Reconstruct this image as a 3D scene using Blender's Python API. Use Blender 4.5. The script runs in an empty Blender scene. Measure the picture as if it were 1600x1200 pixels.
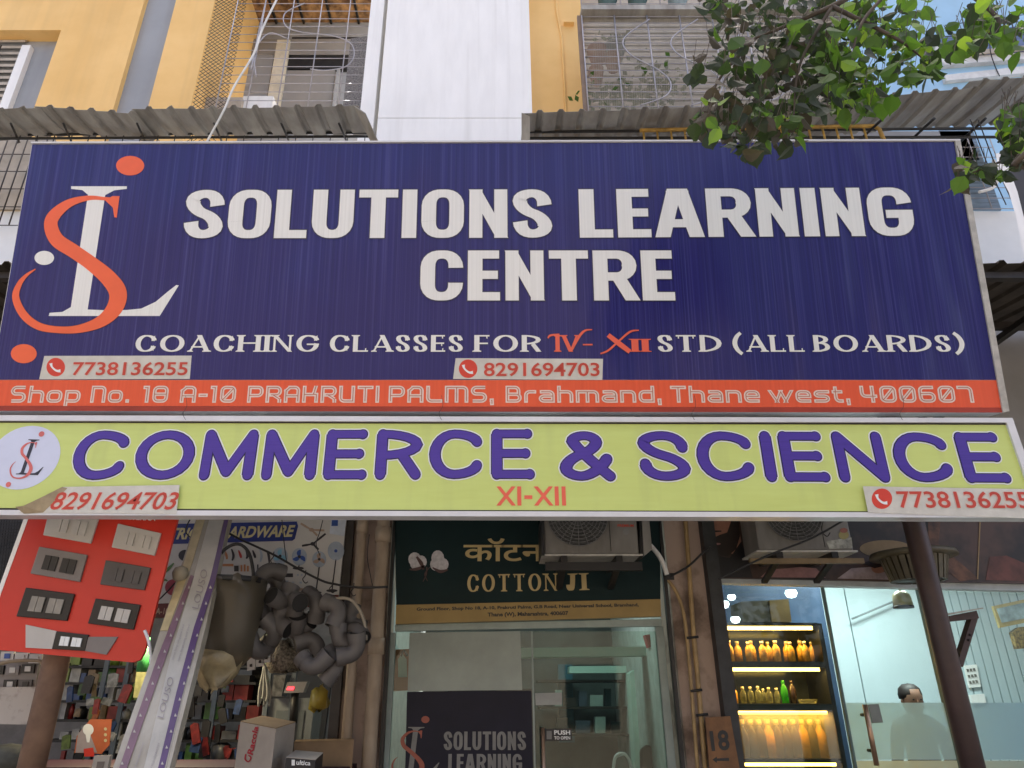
import bpy, bmesh, math, random
from mathutils import Vector, Matrix, Euler
random.seed(7)
R = math.radians
scene = bpy.context.scene
COL = scene.collection

# ------------------------------------------------------------------ camera
CAM = Vector((0.0, 0.0, 1.6)); PITCH = R(24.0); FPX = 1110.0; CX, CY = 770.0, 600.0
cam_data = bpy.data.cameras.new('camera'); cam = bpy.data.objects.new('camera', cam_data); COL.objects.link(cam)
cam.location = CAM; cam.rotation_euler = (R(90) + PITCH, 0, 0)
cam_data.sensor_width = 36; cam_data.lens = 36 * FPX / 1600; cam_data.shift_x = (800 - CX) / 1600
cam_data.clip_start = 0.05; cam_data.clip_end = 2000
scene.camera = cam
# ------------------------------------------------------------------ sky, sun, exposure
SUN_EL, SUN_AZ = R(72), R(20)            # high sun behind the building, a little to the right
world = bpy.data.worlds.new('World'); scene.world = world; world.use_nodes = True
wn = world.node_tree.nodes; wl = world.node_tree.links
sky = wn.new('ShaderNodeTexSky'); sky.sky_type = 'NISHITA'; sky.sun_disc = False
sky.sun_elevation = SUN_EL; sky.sun_rotation = SUN_AZ; sky.air_density = 0.75; sky.dust_density = 7.0; sky.ozone_density = 0.4
wl.new(sky.outputs[0], wn['Background'].inputs[0]); wn['Background'].inputs[1].default_value = 0.15
sun_d = bpy.data.lights.new('sun', 'SUN'); sun_d.energy = 5.0; sun_d.angle = R(0.5); sun_d.color = (1, .95, .88)
sun = bpy.data.objects.new('sun', sun_d); COL.objects.link(sun)
sd = Vector((math.sin(SUN_AZ) * math.cos(SUN_EL), math.cos(SUN_AZ) * math.cos(SUN_EL), math.sin(SUN_EL)))
sun.rotation_euler = sd.to_track_quat('Z', 'Y').to_euler()
vs = scene.view_settings; vs.view_transform = 'Standard'; vs.look = 'None'; vs.gamma = 1; vs.exposure = 1.8
vs.use_curve_mapping = False

# ------------------------------------------------------------------ helpers
def ray(px, py):
    d = Vector(((px - CX) / FPX, (CY - py) / FPX, 1.0))
    rt = Vector((1, 0, 0)); up = Vector((0, -math.sin(PITCH), math.cos(PITCH))); fw = Vector((0, math.cos(PITCH), math.sin(PITCH)))
    return rt * d.x + up * d.y + fw * d.z
def W(px, py, Y):
    d = ray(px, py); return CAM + d * (Y / d.y)
class Plane:
    """a flat surface in the place: origin, level axis u, rising axis v, outward normal n"""
    def __init__(s, o, u, v):
        s.o = o; s.u = u.normalized(); s.v = v.normalized(); s.n = s.u.cross(s.v)
        if s.n.y > 0: s.n = -s.n
    def at(s, px, py):
        d = ray(px, py); t = (s.o - CAM).dot(s.n) / d.dot(s.n); return CAM + d * t
    def uv(s, px, py):
        p = s.at(px, py) - s.o; return p.dot(s.u), p.dot(s.v)
    def pt(s, u, v, off=0): return s.o + s.u * u + s.v * v + s.n * off
def vplane(Y): return Plane(Vector((0, Y, 0)), Vector((1, 0, 0)), Vector((0, 0, 1)))

LOC = {}
def tag(o, label=None, cat=None, group=None, kind=None):
    if label: o['label'] = label
    if cat: o['category'] = cat
    if group: o['group'] = group
    if kind: o['kind'] = kind
    return o
def thing(name, loc, label, cat, group=None):
    o = bpy.data.objects.new(name, None); COL.objects.link(o); o.location = loc; o.empty_display_size = .05
    LOC[o.name] = Vector(loc); return tag(o, label, cat, group)
class MB:
    def __init__(s): s.v = []; s.f = []; s.sm = []
    def poly(s, pts, smooth=False):
        b = len(s.v); s.v += [Vector(p) for p in pts]; s.f.append(tuple(range(b, b + len(pts)))); s.sm.append(smooth); return s
    def box(s, lo, hi):
        x0, y0, z0 = lo; x1, y1, z1 = hi
        return s.hexa([(x0, y0, z0), (x1, y0, z0), (x1, y0, z1), (x0, y0, z1)], Vector((0, y1 - y0, 0)))
    def hexa(s, front, back):
        """front: loop of points; back: vector offset"""
        n = len(front); b = len(s.v); back = Vector(back)
        s.v += [Vector(p) for p in front] + [Vector(p) + back for p in front]
        s.f.append(tuple(range(b, b + n))); s.f.append(tuple(range(b + 2 * n - 1, b + n - 1, -1)))
        for i in range(n):
            j = (i + 1) % n; s.f.append((b + i, b + n + i, b + n + j, b + j))
        s.sm += [False] * (n + 2); return s
    def tube(s, pts, r, seg=8, cap=True, radii=None):
        pts = [Vector(p) for p in pts]; n = len(pts); b = len(s.v); side = None
        for i, p in enumerate(pts):
            t = (pts[min(i + 1, n - 1)] - pts[max(i - 1, 0)])
            t = t.normalized() if t.length > 1e-9 else Vector((0, 0, 1))
            if side is None:
                side = t.cross(Vector((0, 0, 1)) if abs(t.z) < .9 else Vector((1, 0, 0))).normalized()
            else:
                side = (side - t * side.dot(t)).normalized()
            w = t.cross(side); rr = radii[i] if radii else r
            for k in range(seg):
                a = 2 * math.pi * k / seg; s.v.append(p + side * math.cos(a) * rr + w * math.sin(a) * rr)
        for i in range(n - 1):
            for k in range(seg):
                k2 = (k + 1) % seg; s.f.append((b + i * seg + k, b + i * seg + k2, b + (i + 1) * seg + k2, b + (i + 1) * seg + k)); s.sm.append(True)
        if cap:
            s.f.append(tuple(b + k for k in reversed(range(seg)))); s.f.append(tuple(b + (n - 1) * seg + k for k in range(seg))); s.sm += [False, False]
        return s
    def lathe(s, prof, c=(0, 0, 0), seg=12, axis='z', sx=1, sy=1):
        c = Vector(c); b = len(s.v); n = len(prof)
        for (r, z) in prof:
            for k in range(seg):
                a = 2 * math.pi * k / seg; x, y = r * math.cos(a) * sx, r * math.sin(a) * sy
                s.v.append(c + (Vector((x, y, z)) if axis == 'z' else Vector((x, z, y))))
        for i in range(n - 1):
            for k in range(seg):
                k2 = (k + 1) % seg; s.f.append((b + i * seg + k, b + i * seg + k2, b + (i + 1) * seg + k2, b + (i + 1) * seg + k)); s.sm.append(True)
        for i in (0, n - 1):
            if prof[i][0] > 1e-5: s.f.append(tuple(b + i * seg + k for k in range(seg))); s.sm.append(False)
        return s
    def mesh(s, name, m, off=Vector((0, 0, 0))):
        me = bpy.data.meshes.new(name); me.from_pydata([tuple(p - off) for p in s.v], [], s.f); me.validate(); me.update()
        if len(me.polygons) == len(s.sm): me.polygons.foreach_set('use_smooth', s.sm)
        bm = bmesh.new(); bm.from_mesh(me); bmesh.ops.recalc_face_normals(bm, faces=bm.faces); bm.to_mesh(me); bm.free()
        if m: me.materials.append(m)
        return me
    def build(s, name, m, parent=None, bevel=0, **kw):
        if parent is None:
            lo = Vector((sum(p.x for p in s.v), sum(p.y for p in s.v), sum(p.z for p in s.v))) / len(s.v)
        else: lo = LOC[parent.name]
        me = s.mesh(name, m, lo)
        o = bpy.data.objects.new(name, me); COL.objects.link(o); LOC[o.name] = lo
        if parent is None: o.location = lo
        else: o.parent = parent
        if bevel:
            b = o.modifiers.new('bevel', 'BEVEL'); b.width = bevel; b.segments = 2; b.limit_method = 'ANGLE'
        return tag(o, **kw)
def lerp(a, b, t): return a + (b - a) * t
def bil(q, s, t):
    """bilinear point in a quad given TL, TR, BR, BL; s right, t down"""
    (a, b), (c, d), (e, f), (g, h) = q
    return (lerp(lerp(a, c, s), lerp(g, e, s), t), lerp(lerp(b, d, s), lerp(h, f, s), t))
def slab(q, Y, th=.02, pl=None):
    """slab whose front outline has its corners where the listed sight points meet the plane"""
    pl = pl or vplane(Y); return MB().hexa([pl.at(*p) for p in q], -pl.n * th)
def mkbox(px0, px1, py0, py1, Y, th, ref=None):
    """true upright box at depth Y: x edges taken at height row ref, z from rows"""
    ref = ref if ref is not None else (py0 + py1) / 2
    x0 = W(px0, ref, Y).x; x1 = W(px1, ref, Y).x; z1 = W(0, py0, Y).z; z0 = W(0, py1, Y).z
    return MB().box((x0, Y, z0), (x1, Y + th, z1))

# ------------------------------------------------------------------ materials
MC = {}
def mat(name, color, rough=.6, var=.12, scale=8.0, metal=0.0, bump=0.0, stretch=(1, 1, 1), col2=None, spec=.5, detail=4, emit=None, estr=0, coat=0, lo=.35, hi=.65):
    if name in MC: return MC[name]
    m = bpy.data.materials.new(name); m.use_nodes = True; nt = m.node_tree; n = nt.nodes; l = nt.links
    p = n['Principled BSDF']; p.inputs['Roughness'].default_value = rough; p.inputs['Metallic'].default_value = metal
    p.inputs['Specular IOR Level'].default_value = spec; p.inputs['Coat Weight'].default_value = coat; p.inputs['Coat Roughness'].default_value = .15
    c = Vector(color[:3]); c2 = Vector(col2[:3]) if col2 else c * (1 - 2 * var)
    tc = n.new('ShaderNodeTexCoord'); mp = n.new('ShaderNodeMapping'); mp.inputs['Scale'].default_value = stretch
    nz = n.new('ShaderNodeTexNoise'); nz.inputs['Scale'].default_value = scale; nz.inputs['Detail'].default_value = detail; nz.inputs['Roughness'].default_value = .6
    rp = n.new('ShaderNodeValToRGB'); rp.color_ramp.elements[0].position = lo; rp.color_ramp.elements[1].position = hi
    rp.color_ramp.elements[0].color = (*c2, 1); rp.color_ramp.elements[1].color = (*c, 1)
    l.new(tc.outputs['Object'], mp.inputs[0]); l.new(mp.outputs[0], nz.inputs[0]); l.new(nz.outputs[0], rp.inputs[0]); l.new(rp.outputs[0], p.inputs['Base Color'])
    if bump:
        b = n.new('ShaderNodeBump'); b.inputs['Strength'].default_value = bump; b.inputs['Distance'].default_value = .01
        l.new(nz.outputs[0], b.inputs['Height']); l.new(b.outputs[0], p.inputs['Normal'])
    if emit:
        p.inputs['Emission Color'].default_value = (*emit, 1); p.inputs['Emission Strength'].default_value = estr
    MC[name] = m; return m
def sheet_glass(name, tint=(.9, .97, .95), rough=.02, refl=.5, milk=0.0, milkcol=(.7, .8, .8)):
    if name in MC: return MC[name]
    m = bpy.data.materials.new(name); m.use_nodes = True; nt = m.node_tree; n = nt.nodes; l = nt.links
    n.remove(n['Principled BSDF']); out = n['Material Output']
    tr = n.new('ShaderNodeBsdfTransparent'); tr.inputs[0].default_value = (*tint, 1)
    gl = n.new('ShaderNodeBsdfGlossy'); gl.inputs['Roughness'].default_value = rough
    fr = n.new('ShaderNodeFresnel'); fr.inputs[0].default_value = 1.5
    mx = n.new('ShaderNodeMixShader'); l.new(fr.outputs[0], mx.inputs[0]); l.new(tr.outputs[0], mx.inputs[1]); l.new(gl.outputs[0], mx.inputs[2]); last = mx
    if milk:
        tl = n.new('ShaderNodeBsdfTranslucent'); tl.inputs[0].default_value = (*milkcol, 1)
        df = n.new('ShaderNodeBsdfDiffuse'); df.inputs[0].default_value = (*milkcol, 1)
        a = n.new('ShaderNodeAddShader') if False else n.new('ShaderNodeMixShader'); a.inputs[0].default_value = .35
        l.new(tl.outputs[0], a.inputs[1]); l.new(df.outputs[0], a.inputs[2])
        m2 = n.new('ShaderNodeMixShader'); m2.inputs[0].default_value = milk; l.new(mx.outputs[0], m2.inputs[1]); l.new(a.outputs[0], m2.inputs[2]); last = m2
    l.new(last.outputs[0], out.inputs[0]); MC[name] = m; return m
def leaf_mat(name, c, c2, tr):
    m = bpy.data.materials.new(name); m.use_nodes = True; nt = m.node_tree; n = nt.nodes; l = nt.links
    p = n['Principled BSDF']; p.inputs['Roughness'].default_value = .58; p.inputs['Specular IOR Level'].default_value = .3; out = n['Material Output']
    oi = n.new('ShaderNodeObjectInfo'); tc = n.new('ShaderNodeTexCoord'); nz = n.new('ShaderNodeTexNoise'); nz.inputs['Scale'].default_value = 2.2
    l.new(tc.outputs['Object'], nz.inputs[0])
    rp = n.new('ShaderNodeValToRGB'); rp.color_ramp.elements[0].color = (*c, 1); rp.color_ramp.elements[1].color = (*c2, 1)
    ad = n.new('ShaderNodeMath'); ad.operation = 'MULTIPLY_ADD'; ad.inputs[1].default_value = .5
    l.new(nz.outputs[0], ad.inputs[0]); ml = n.new('ShaderNodeMath'); ml.operation = 'MULTIPLY'; ml.inputs[1].default_value = .6
    l.new(oi.outputs['Random'], ml.inputs[0]); l.new(ml.outputs[0], ad.inputs[2]); l.new(ad.outputs[0], rp.inputs[0]); l.new(rp.outputs[0], p.inputs['Base Color'])
    t = n.new('ShaderNodeBsdfTranslucent'); t.inputs[0].default_value = (*tr, 1)
    mx = n.new('ShaderNodeMixShader'); mx.inputs[0].default_value = .33
    l.new(p.outputs[0], mx.inputs[1]); l.new(t.outputs[0], mx.inputs[2]); l.new(mx.outputs[0], out.inputs[0]); return m

def streaks(m, light, amount=.5, scale=1.6, stretch=(75, 0, .07), lo=.52, hi=.72, ripple=0, rscale=1.1, rstretch=(1, 1, 1)):
    """wear and sheet ribs on top of a material: long vertical streaks of another tone, and slow ripples of the sheet"""
    nt = m.node_tree; n = nt.nodes; l = nt.links; p = n['Principled BSDF']; src = p.inputs['Base Color'].links[0].from_socket
    tc = n.new('ShaderNodeTexCoord'); mp = n.new('ShaderNodeMapping'); mp.inputs['Scale'].default_value = stretch; nz = n.new('ShaderNodeTexNoise'); nz.inputs['Scale'].default_value = scale; nz.inputs['Detail'].default_value = 3
    mr = n.new('ShaderNodeMapRange'); mr.inputs['From Min'].default_value = lo; mr.inputs['From Max'].default_value = hi; mr.inputs['To Max'].default_value = amount
    n2 = n.new('ShaderNodeTexNoise'); n2.inputs['Scale'].default_value = 1.3; n2.inputs['Detail'].default_value = 2; mu = n.new('ShaderNodeMath'); mu.operation = 'MULTIPLY'
    mx = n.new('ShaderNodeMix'); mx.data_type = 'RGBA'; mx.inputs['B'].default_value = (*light, 1)
    l.new(tc.outputs['Object'], mp.inputs[0]); l.new(mp.outputs[0], nz.inputs[0]); l.new(nz.outputs[0], mr.inputs[0]); l.new(tc.outputs['Object'], n2.inputs[0])
    l.new(mr.outputs[0], mu.inputs[0]); l.new(n2.outputs[0], mu.inputs[1]); l.new(mu.outputs[0], mx.inputs['Factor']); l.new(src, mx.inputs['A']); l.new(mx.outputs['Result'], p.inputs['Base Color'])
    if ripple:
        m3 = n.new('ShaderNodeMapping'); m3.inputs['Scale'].default_value = rstretch; n3 = n.new('ShaderNodeTexNoise'); n3.inputs['Scale'].default_value = rscale; n3.inputs['Detail'].default_value = 2
        b = n.new('ShaderNodeBump'); b.inputs['Strength'].default_value = 1; b.inputs['Distance'].default_value = ripple
        l.new(tc.outputs['Object'], m3.inputs[0]); l.new(m3.outputs[0], n3.inputs[0]); l.new(n3.outputs[0], b.inputs['Height'])
        old = p.inputs['Normal'].links
        if old: l.new(old[0].from_socket, b.inputs['Normal'])
        l.new(b.outputs[0], p.inputs['Normal'])
    return m
# ------------------------------------------------------------------ lettering
def corner_path(P, closed, rx):
    """P: mapped points (x, y, rounded); elliptical corners"""
    n = len(P); out = []
    for i, (x, y, r) in enumerate(P):
        if not r or (not closed and i in (0, n - 1)): out.append((x, y)); continue
        a = P[i - 1]; b = P[(i + 1) % n]
        def tp(q):
            dx, dy = q[0] - x, q[1] - y; L = math.hypot(dx, dy) or 1e-6
            full = (not q[2]) or (not closed and q in (P[0], P[-1]))
            t = min(rx * r, L if full else L / 2); return (x + dx / L * t, y + dy / L * t)
        A, B = tp(a), tp(b)
        for k in range(7):
            th = math.pi / 2 * k / 6
            out.append((x + (A[0] - x) * (1 - math.sin(th)) + (B[0] - x) * (1 - math.cos(th)), y + (A[1] - y) * (1 - math.sin(th)) + (B[1] - y) * (1 - math.cos(th))))
    res = []
    for p in out:
        if not res or math.hypot(p[0] - res[-1][0], p[1] - res[-1][1]) > 1e-5: res.append(p)
    if closed and math.hypot(res[0][0] - res[-1][0], res[0][1] - res[-1][1]) < 1e-5: res.pop()
    return res
def clip_y(poly, lo, hi):
    for lim, sgn in ((lo, 1), (hi, -1)):
        out = []
        for i in range(len(poly)):
            p, q = poly[i - 1], poly[i]; a, b = (p[1] - lim) * sgn, (q[1] - lim) * sgn
            if (a >= 0) != (b >= 0): t = a / (a - b); out.append((p[0] + (q[0] - p[0]) * t, p[1] + (q[1] - p[1]) * t))
            if b >= 0: out.append(q)
        poly = out
        if len(poly) < 3: return []
    return poly
def strip(path, hwf, closed, ext0, ext1):
    n = len(path); L = []; Rr = []
    pts = list(path)
    if not closed:
        for e, i, j in ((ext0, 0, 1), (ext1, -1, -2)):
            dx, dy = pts[i][0] - pts[j][0], pts[i][1] - pts[j][1]; d = math.hypot(dx, dy) or 1
            pts[i] = (pts[i][0] + dx / d * e(dx / d, dy / d), pts[i][1] + dy / d * e(dx / d, dy / d))
    for i, p in enumerate(pts):
        a = pts[i - 1] if (closed or i > 0) else p; b = pts[(i + 1) % n] if (closed or i < n - 1) else p
        def nd(u, v):
            d = math.hypot(v[0] - u[0], v[1] - u[1]); return ((v[0] - u[0]) / d, (v[1] - u[1]) / d) if d > 1e-9 else None
        t1, t2 = nd(a, p), nd(p, b); t1 = t1 or t2; t2 = t2 or t1
        tx, ty = t1[0] + t2[0], t1[1] + t2[1]; d = math.hypot(tx, ty) or 1; nx, ny = -ty / d, tx / d
        h = hwf(nx, ny) / max(.5, nx * -t1[1] + ny * t1[0])
        L.append((p[0] + nx * h, p[1] + ny * h)); Rr.append((p[0] - nx * h, p[1] - ny * h))
    return [[L[i], L[(i + 1) % n], Rr[(i + 1) % n], Rr[i]] for i in range(n if closed else n - 1)]
r_ = 1
G = {  # letter skeletons in a unit box: (points, closed, weight)
 'A': [([(0, 0), (.5, 1)], 0, .9), ([(.5, 1), (1, 0)], 0, 1), ([(.2, .27), (.8, .27)], 0, 1)],
 'B': [([(0, 0), (0, 1), (.9, 1, 1), (.9, .52, 1), (0, .52)], 0, 1), ([(.3, .52), (1, .52, 1), (1, 0, 1), (0, 0)], 0, 1)],
 'C': [([(1, .68), (1, 1, 1), (0, 1, 1), (0, 0, 1), (1, 0, 1), (1, .32)], 0, 1)],
 'D': [([(0, 0), (0, 1), (1, 1, 1), (1, 0, 1), (0, 0)], 0, 1)],
 'E': [([(.95, 1), (0, 1), (0, 0), (1, 0)], 0, 1), ([(0, .51), (.88, .51)], 0, 1)],
 'F': [([(1, 1), (0, 1), (0, 0)], 0, 1), ([(0, .5), (.85, .5)], 0, 1)],
 'G': [([(1, .7), (1, 1, 1), (0, 1, 1), (0, 0, 1), (1, 0, 1), (1, .44), (.6, .44)], 0, 1)],
 'H': [([(0, 0), (0, 1)], 0, 1), ([(1, 0), (1, 1)], 0, 1), ([(0, .52), (1, .52)], 0, 1)],
 'I': [([(.5, 0), (.5, 1)], 0, 1)],
 'J': [([(.8, 1), (.8, 0, 1), (0, 0, 1), (0, .3)], 0, 1)],
 'K': [([(0, 0), (0, 1)], 0, 1), ([(.05, .4), (.95, 1)], 0, .8), ([(.3, .55), (1, 0)], 0, 1)],
 'L': [([(0, 1), (0, 0), (1, 0)], 0, 1)],
 'M': [([(0, 0), (0, 1)], 0, .9), ([(0, 1), (.5, .08)], 0, 1), ([(.5, .08), (1, 1)], 0, .9), ([(1, 1), (1, 0)], 0, 1)],
 'N': [([(0, 0), (0, 1)], 0, .9), ([(0, 1), (1, 0)], 0, 1), ([(1, 0), (1, 1)], 0, .9)],
 'O': [([(0, 0, 1), (1, 0, 1), (1, 1, 1), (0, 1, 1)], 1, 1)],
 'P': [([(0, 0), (0, 1), (1, 1, 1), (1, .44, 1), (0, .44)], 0, 1)],
 'R': [([(0, 0), (0, 1), (1, 1, 1), (1, .47, 1), (0, .47)], 0, 1), ([(.6, .47), (1, 0)], 0, 1)],
 'S': [([(1, .7), (1, 1, 1), (0, 1, 1), (0, .62, 1), (1, .38, 1), (1, 0, 1), (0, 0, 1), (0, .3)], 0, 1)],
 'T': [([(0, 1), (1, 1)], 0, 1), ([(.5, 1), (.5, 0)], 0, 1)],
 'U': [([(0, 1), (0, 0, 1), (1, 0, 1), (1, 1)], 0, 1)],
 'V': [([(0, 1), (.5, 0)], 0, 1), ([(.5, 0), (1, 1)], 0, .9)],
 'W': [([(0, 1), (.25, 0)], 0, 1), ([(.25, 0), (.5, 1)], 0, .9), ([(.5, 1), (.75, 0)], 0, 1), ([(.75, 0), (1, 1)], 0, .9)],
 'X': [([(0, 1), (1, 0)], 0, 1), ([(0, 0), (1, 1)], 0, .6)],
 '&': [([(1, 0), (.18, .72, 1), (.18, 1, 1), (.72, 1, 1), (.72, .66, 1), (0, .4, 1), (0, 0, 1), (.7, 0, 1), (.95, .42)], 0, 1)],
 '-': [([(0, .42), (1, .42)], 0, 1)],
 '(': [([(1, 1.12), (0, .9, 1), (0, .1, 1), (1, -.12)], 0, 1)],
 ')': [([(0, 1.12), (1, .9, 1), (1, .1, 1), (0, -.12)], 0, 1)],
 ',': [([(.5, .02), (.3, -.18)], 0, 1)], '.': [([(.45, .0), (.55, .0)], 0, 1)],
}
T = dict(G)  # squared techno face: one line per letter, small rounded corners
T.update({
 'A': [([(0, 0), (0, .75), (.3, 1), (1, 1, 1), (1, 0)], 0, 1), ([(0, .38), (1, .38)], 0, 1)],
 'S': [([(1, 1), (0, 1, 1), (0, .52, 1), (1, .52, 1), (1, 0, 1), (0, 0)], 0, 1)],
 'N': [([(0, 0), (0, 1), (1, 1, 1), (1, 0)], 0, 1)], 'P': [([(0, 0), (0, 1), (1, 1, 1), (1, .4, 1), (.02, .4)], 0, 1)],
 'R': [([(0, 0), (0, 1), (1, 1, 1), (1, .45, 1), (.3, .45)], 0, 1), ([(.45, .45), (1, .15), (1, 0)], 0, 1)],
 'K': [([(0, 0), (0, 1)], 0, 1), ([(0, .48), (1, .48), (1, 0)], 0, 1), ([(.75, .48), (.9, 1)], 0, 1)],
 'U': [([(0, 1), (0, 0, 1), (1, 0), (1, 1)], 0, 1)],
 'M': [([(0, 0), (0, 1), (1, 1, 1), (1, 0)], 0, 1), ([(.5, 1), (.5, 0)], 0, 1)],
 'L': [([(0, 1), (0, 0, 1), (1, 0)], 0, 1)],
 'B': [([(.1, .5), (1, .5, 1), (1, 0, 1), (0, 0), (0, 1), (.9, 1, 1), (.9, .5)], 0, 1)],
 '1': [([(0, 1), (.7, 1), (.7, 0)], 0, 1)], '8': [([(0, 0, 1), (1, 0, 1), (1, 1, 1), (0, 1, 1)], 1, 1), ([(0, .5), (1, .5)], 0, 1)],
 '0': [([(0, 0, 1), (1, 0, 1), (1, 1, 1), (0, 1, 1)], 1, 1), ([(.1, .1), (.9, .9)], 0, 1)],
 '4': [([(0, 1), (0, .35, 1), (1, .35)], 0, 1), ([(.8, 1), (.8, 0)], 0, 1)],
 '6': [([(.9, 1), (0, 1, 1), (0, 0, 1), (1, 0, 1), (1, .55, 1), (.05, .55)], 0, 1)],
 '7': [([(0, 1), (1, 1, 1), (1, 0)], 0, 1)],
 'h': [([(0, 0), (0, 1)], 0, 1), ([(.05, .68), (1, .68, 1), (1, 0)], 0, 1)],
 'o': [([(0, 0, 1), (1, 0, 1), (1, .68, 1), (0, .68, 1)], 1, 1)],
 'p': [([(0, -.3), (0, .68), (1, .68, 1), (1, 0, 1), (.05, 0)], 0, 1)],
 'r': [([(0, 0), (0, .68, 1), (1, .68)], 0, 1)],
 'a': [([(.1, .68), (1, .68, 1), (1, 0), (0, 0, 1), (0, .36, 1), (.95, .36)], 0, 1)],
 'm': [([(0, 0), (0, .68), (1, .68, 1), (1, 0)], 0, 1), ([(.5, .68), (.5, 0)], 0, 1)],
 'n': [([(0, 0), (0, .68), (1, .68, 1), (1, 0)], 0, 1)],
 'd': [([(1, 1), (1, 0), (0, 0, 1), (0, .68, 1), (.95, .68)], 0, 1)],
 'w': [([(0, .68), (.28, 0)], 0, 1), ([(.28, 0), (.5, .68)], 0, 1), ([(.5, .68), (.72, 0)], 0, 1), ([(.72, 0), (1, .68)], 0, 1)],
 'e': [([(.05, .34), (1, .34), (1, .68, 1), (0, .68, 1), (0, 0, 1), (.95, 0)], 0, 1)],
 's': [([(1, .68), (0, .68, 1), (0, .36, 1), (1, .36, 1), (1, 0, 1), (0, 0)], 0, 1)],
 't': [([(.25, .95), (.25, 0, 1), (1, 0)], 0, 1), ([(0, .68), (.95, .68)], 0, 1)],
 ',': [([(.2, .06), (.6, .06), (.75, -.18)], 0, 1)],
})
BLOCK = dict(face=G, A=.31, B=.165, R=.26, cap='butt', w={'S': .83, 'O': .9, 'L': .68, 'U': .88, 'T': .83, 'I': .31, 'N': .84, 'E': .68, 'A': .96, 'R': .92, 'G': .92, 'C': .9}, w0=.9, gap=.1, space=.42)
GB = dict(G); GB['A'] = [([(0, 0), (.38, 1)], 0, 1), ([(.62, 1), (1, 0)], 0, 1), ([(.38, .95), (.62, .95)], 0, 1), ([(.2, .24), (.8, .24)], 0, 1)]
GR = dict(G); GR['C'] = [([(.97, .8), (.9, 1, 1), (0, 1, 1), (0, 0, 1), (.9, 0, 1), (.97, .22)], 0, 1)]
BLOCK['face'] = GB
ROUND = dict(face=GR, A=.212, B=.155, R=9, cap='round', w={'C': 1.13, 'O': 1.22, 'M': 1.12, 'E': .9, 'R': .95, '&': 1.05, 'S': .98, 'I': .19, 'N': 1.0}, w0=1, gap=.18, space=.6)
SERIF = dict(face=G, A=.27, B=.085, R=9, cap='butt', serif=1, w={'I': .2, 'C': 1.1, 'O': 1.3, 'A': 1.15, 'H': 1.2, 'N': 1.1, 'G': 1.2, 'L': .85, 'S': .78, 'E': .8, 'F': .8, 'R': 1.0, 'T': 1.05, 'D': 1.15, 'B': .85, 'V': 1.1, 'X': 1.1, '-': .3, '(': .56, ')': .56, 'J': .45}, w0=1, gap=.2, space=.5)
BODONI = dict(SERIF, A=.19, B=.07, w={'C': .72, 'O': .8, 'T': .74, 'N': .8, 'J': .4, 'I': .19}, gap=.2)
TECHNO = dict(face=T, A=.2, B=.2, R=.2, cap='butt', w={'1': .42, '-': .5, ',': .24, '.': .3, 'I': .19, 'm': 1.25, 'w': 1.3, 'M': 1.25, 't': .6, 'r': .65, '7': .8}, w0=.86, gap=.13, space=.5)
SANS = dict(face=G, A=.17, B=.15, R=9, cap='butt', w={'I': .17, '-': .4}, w0=.72, gap=.12, space=.5)
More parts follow.
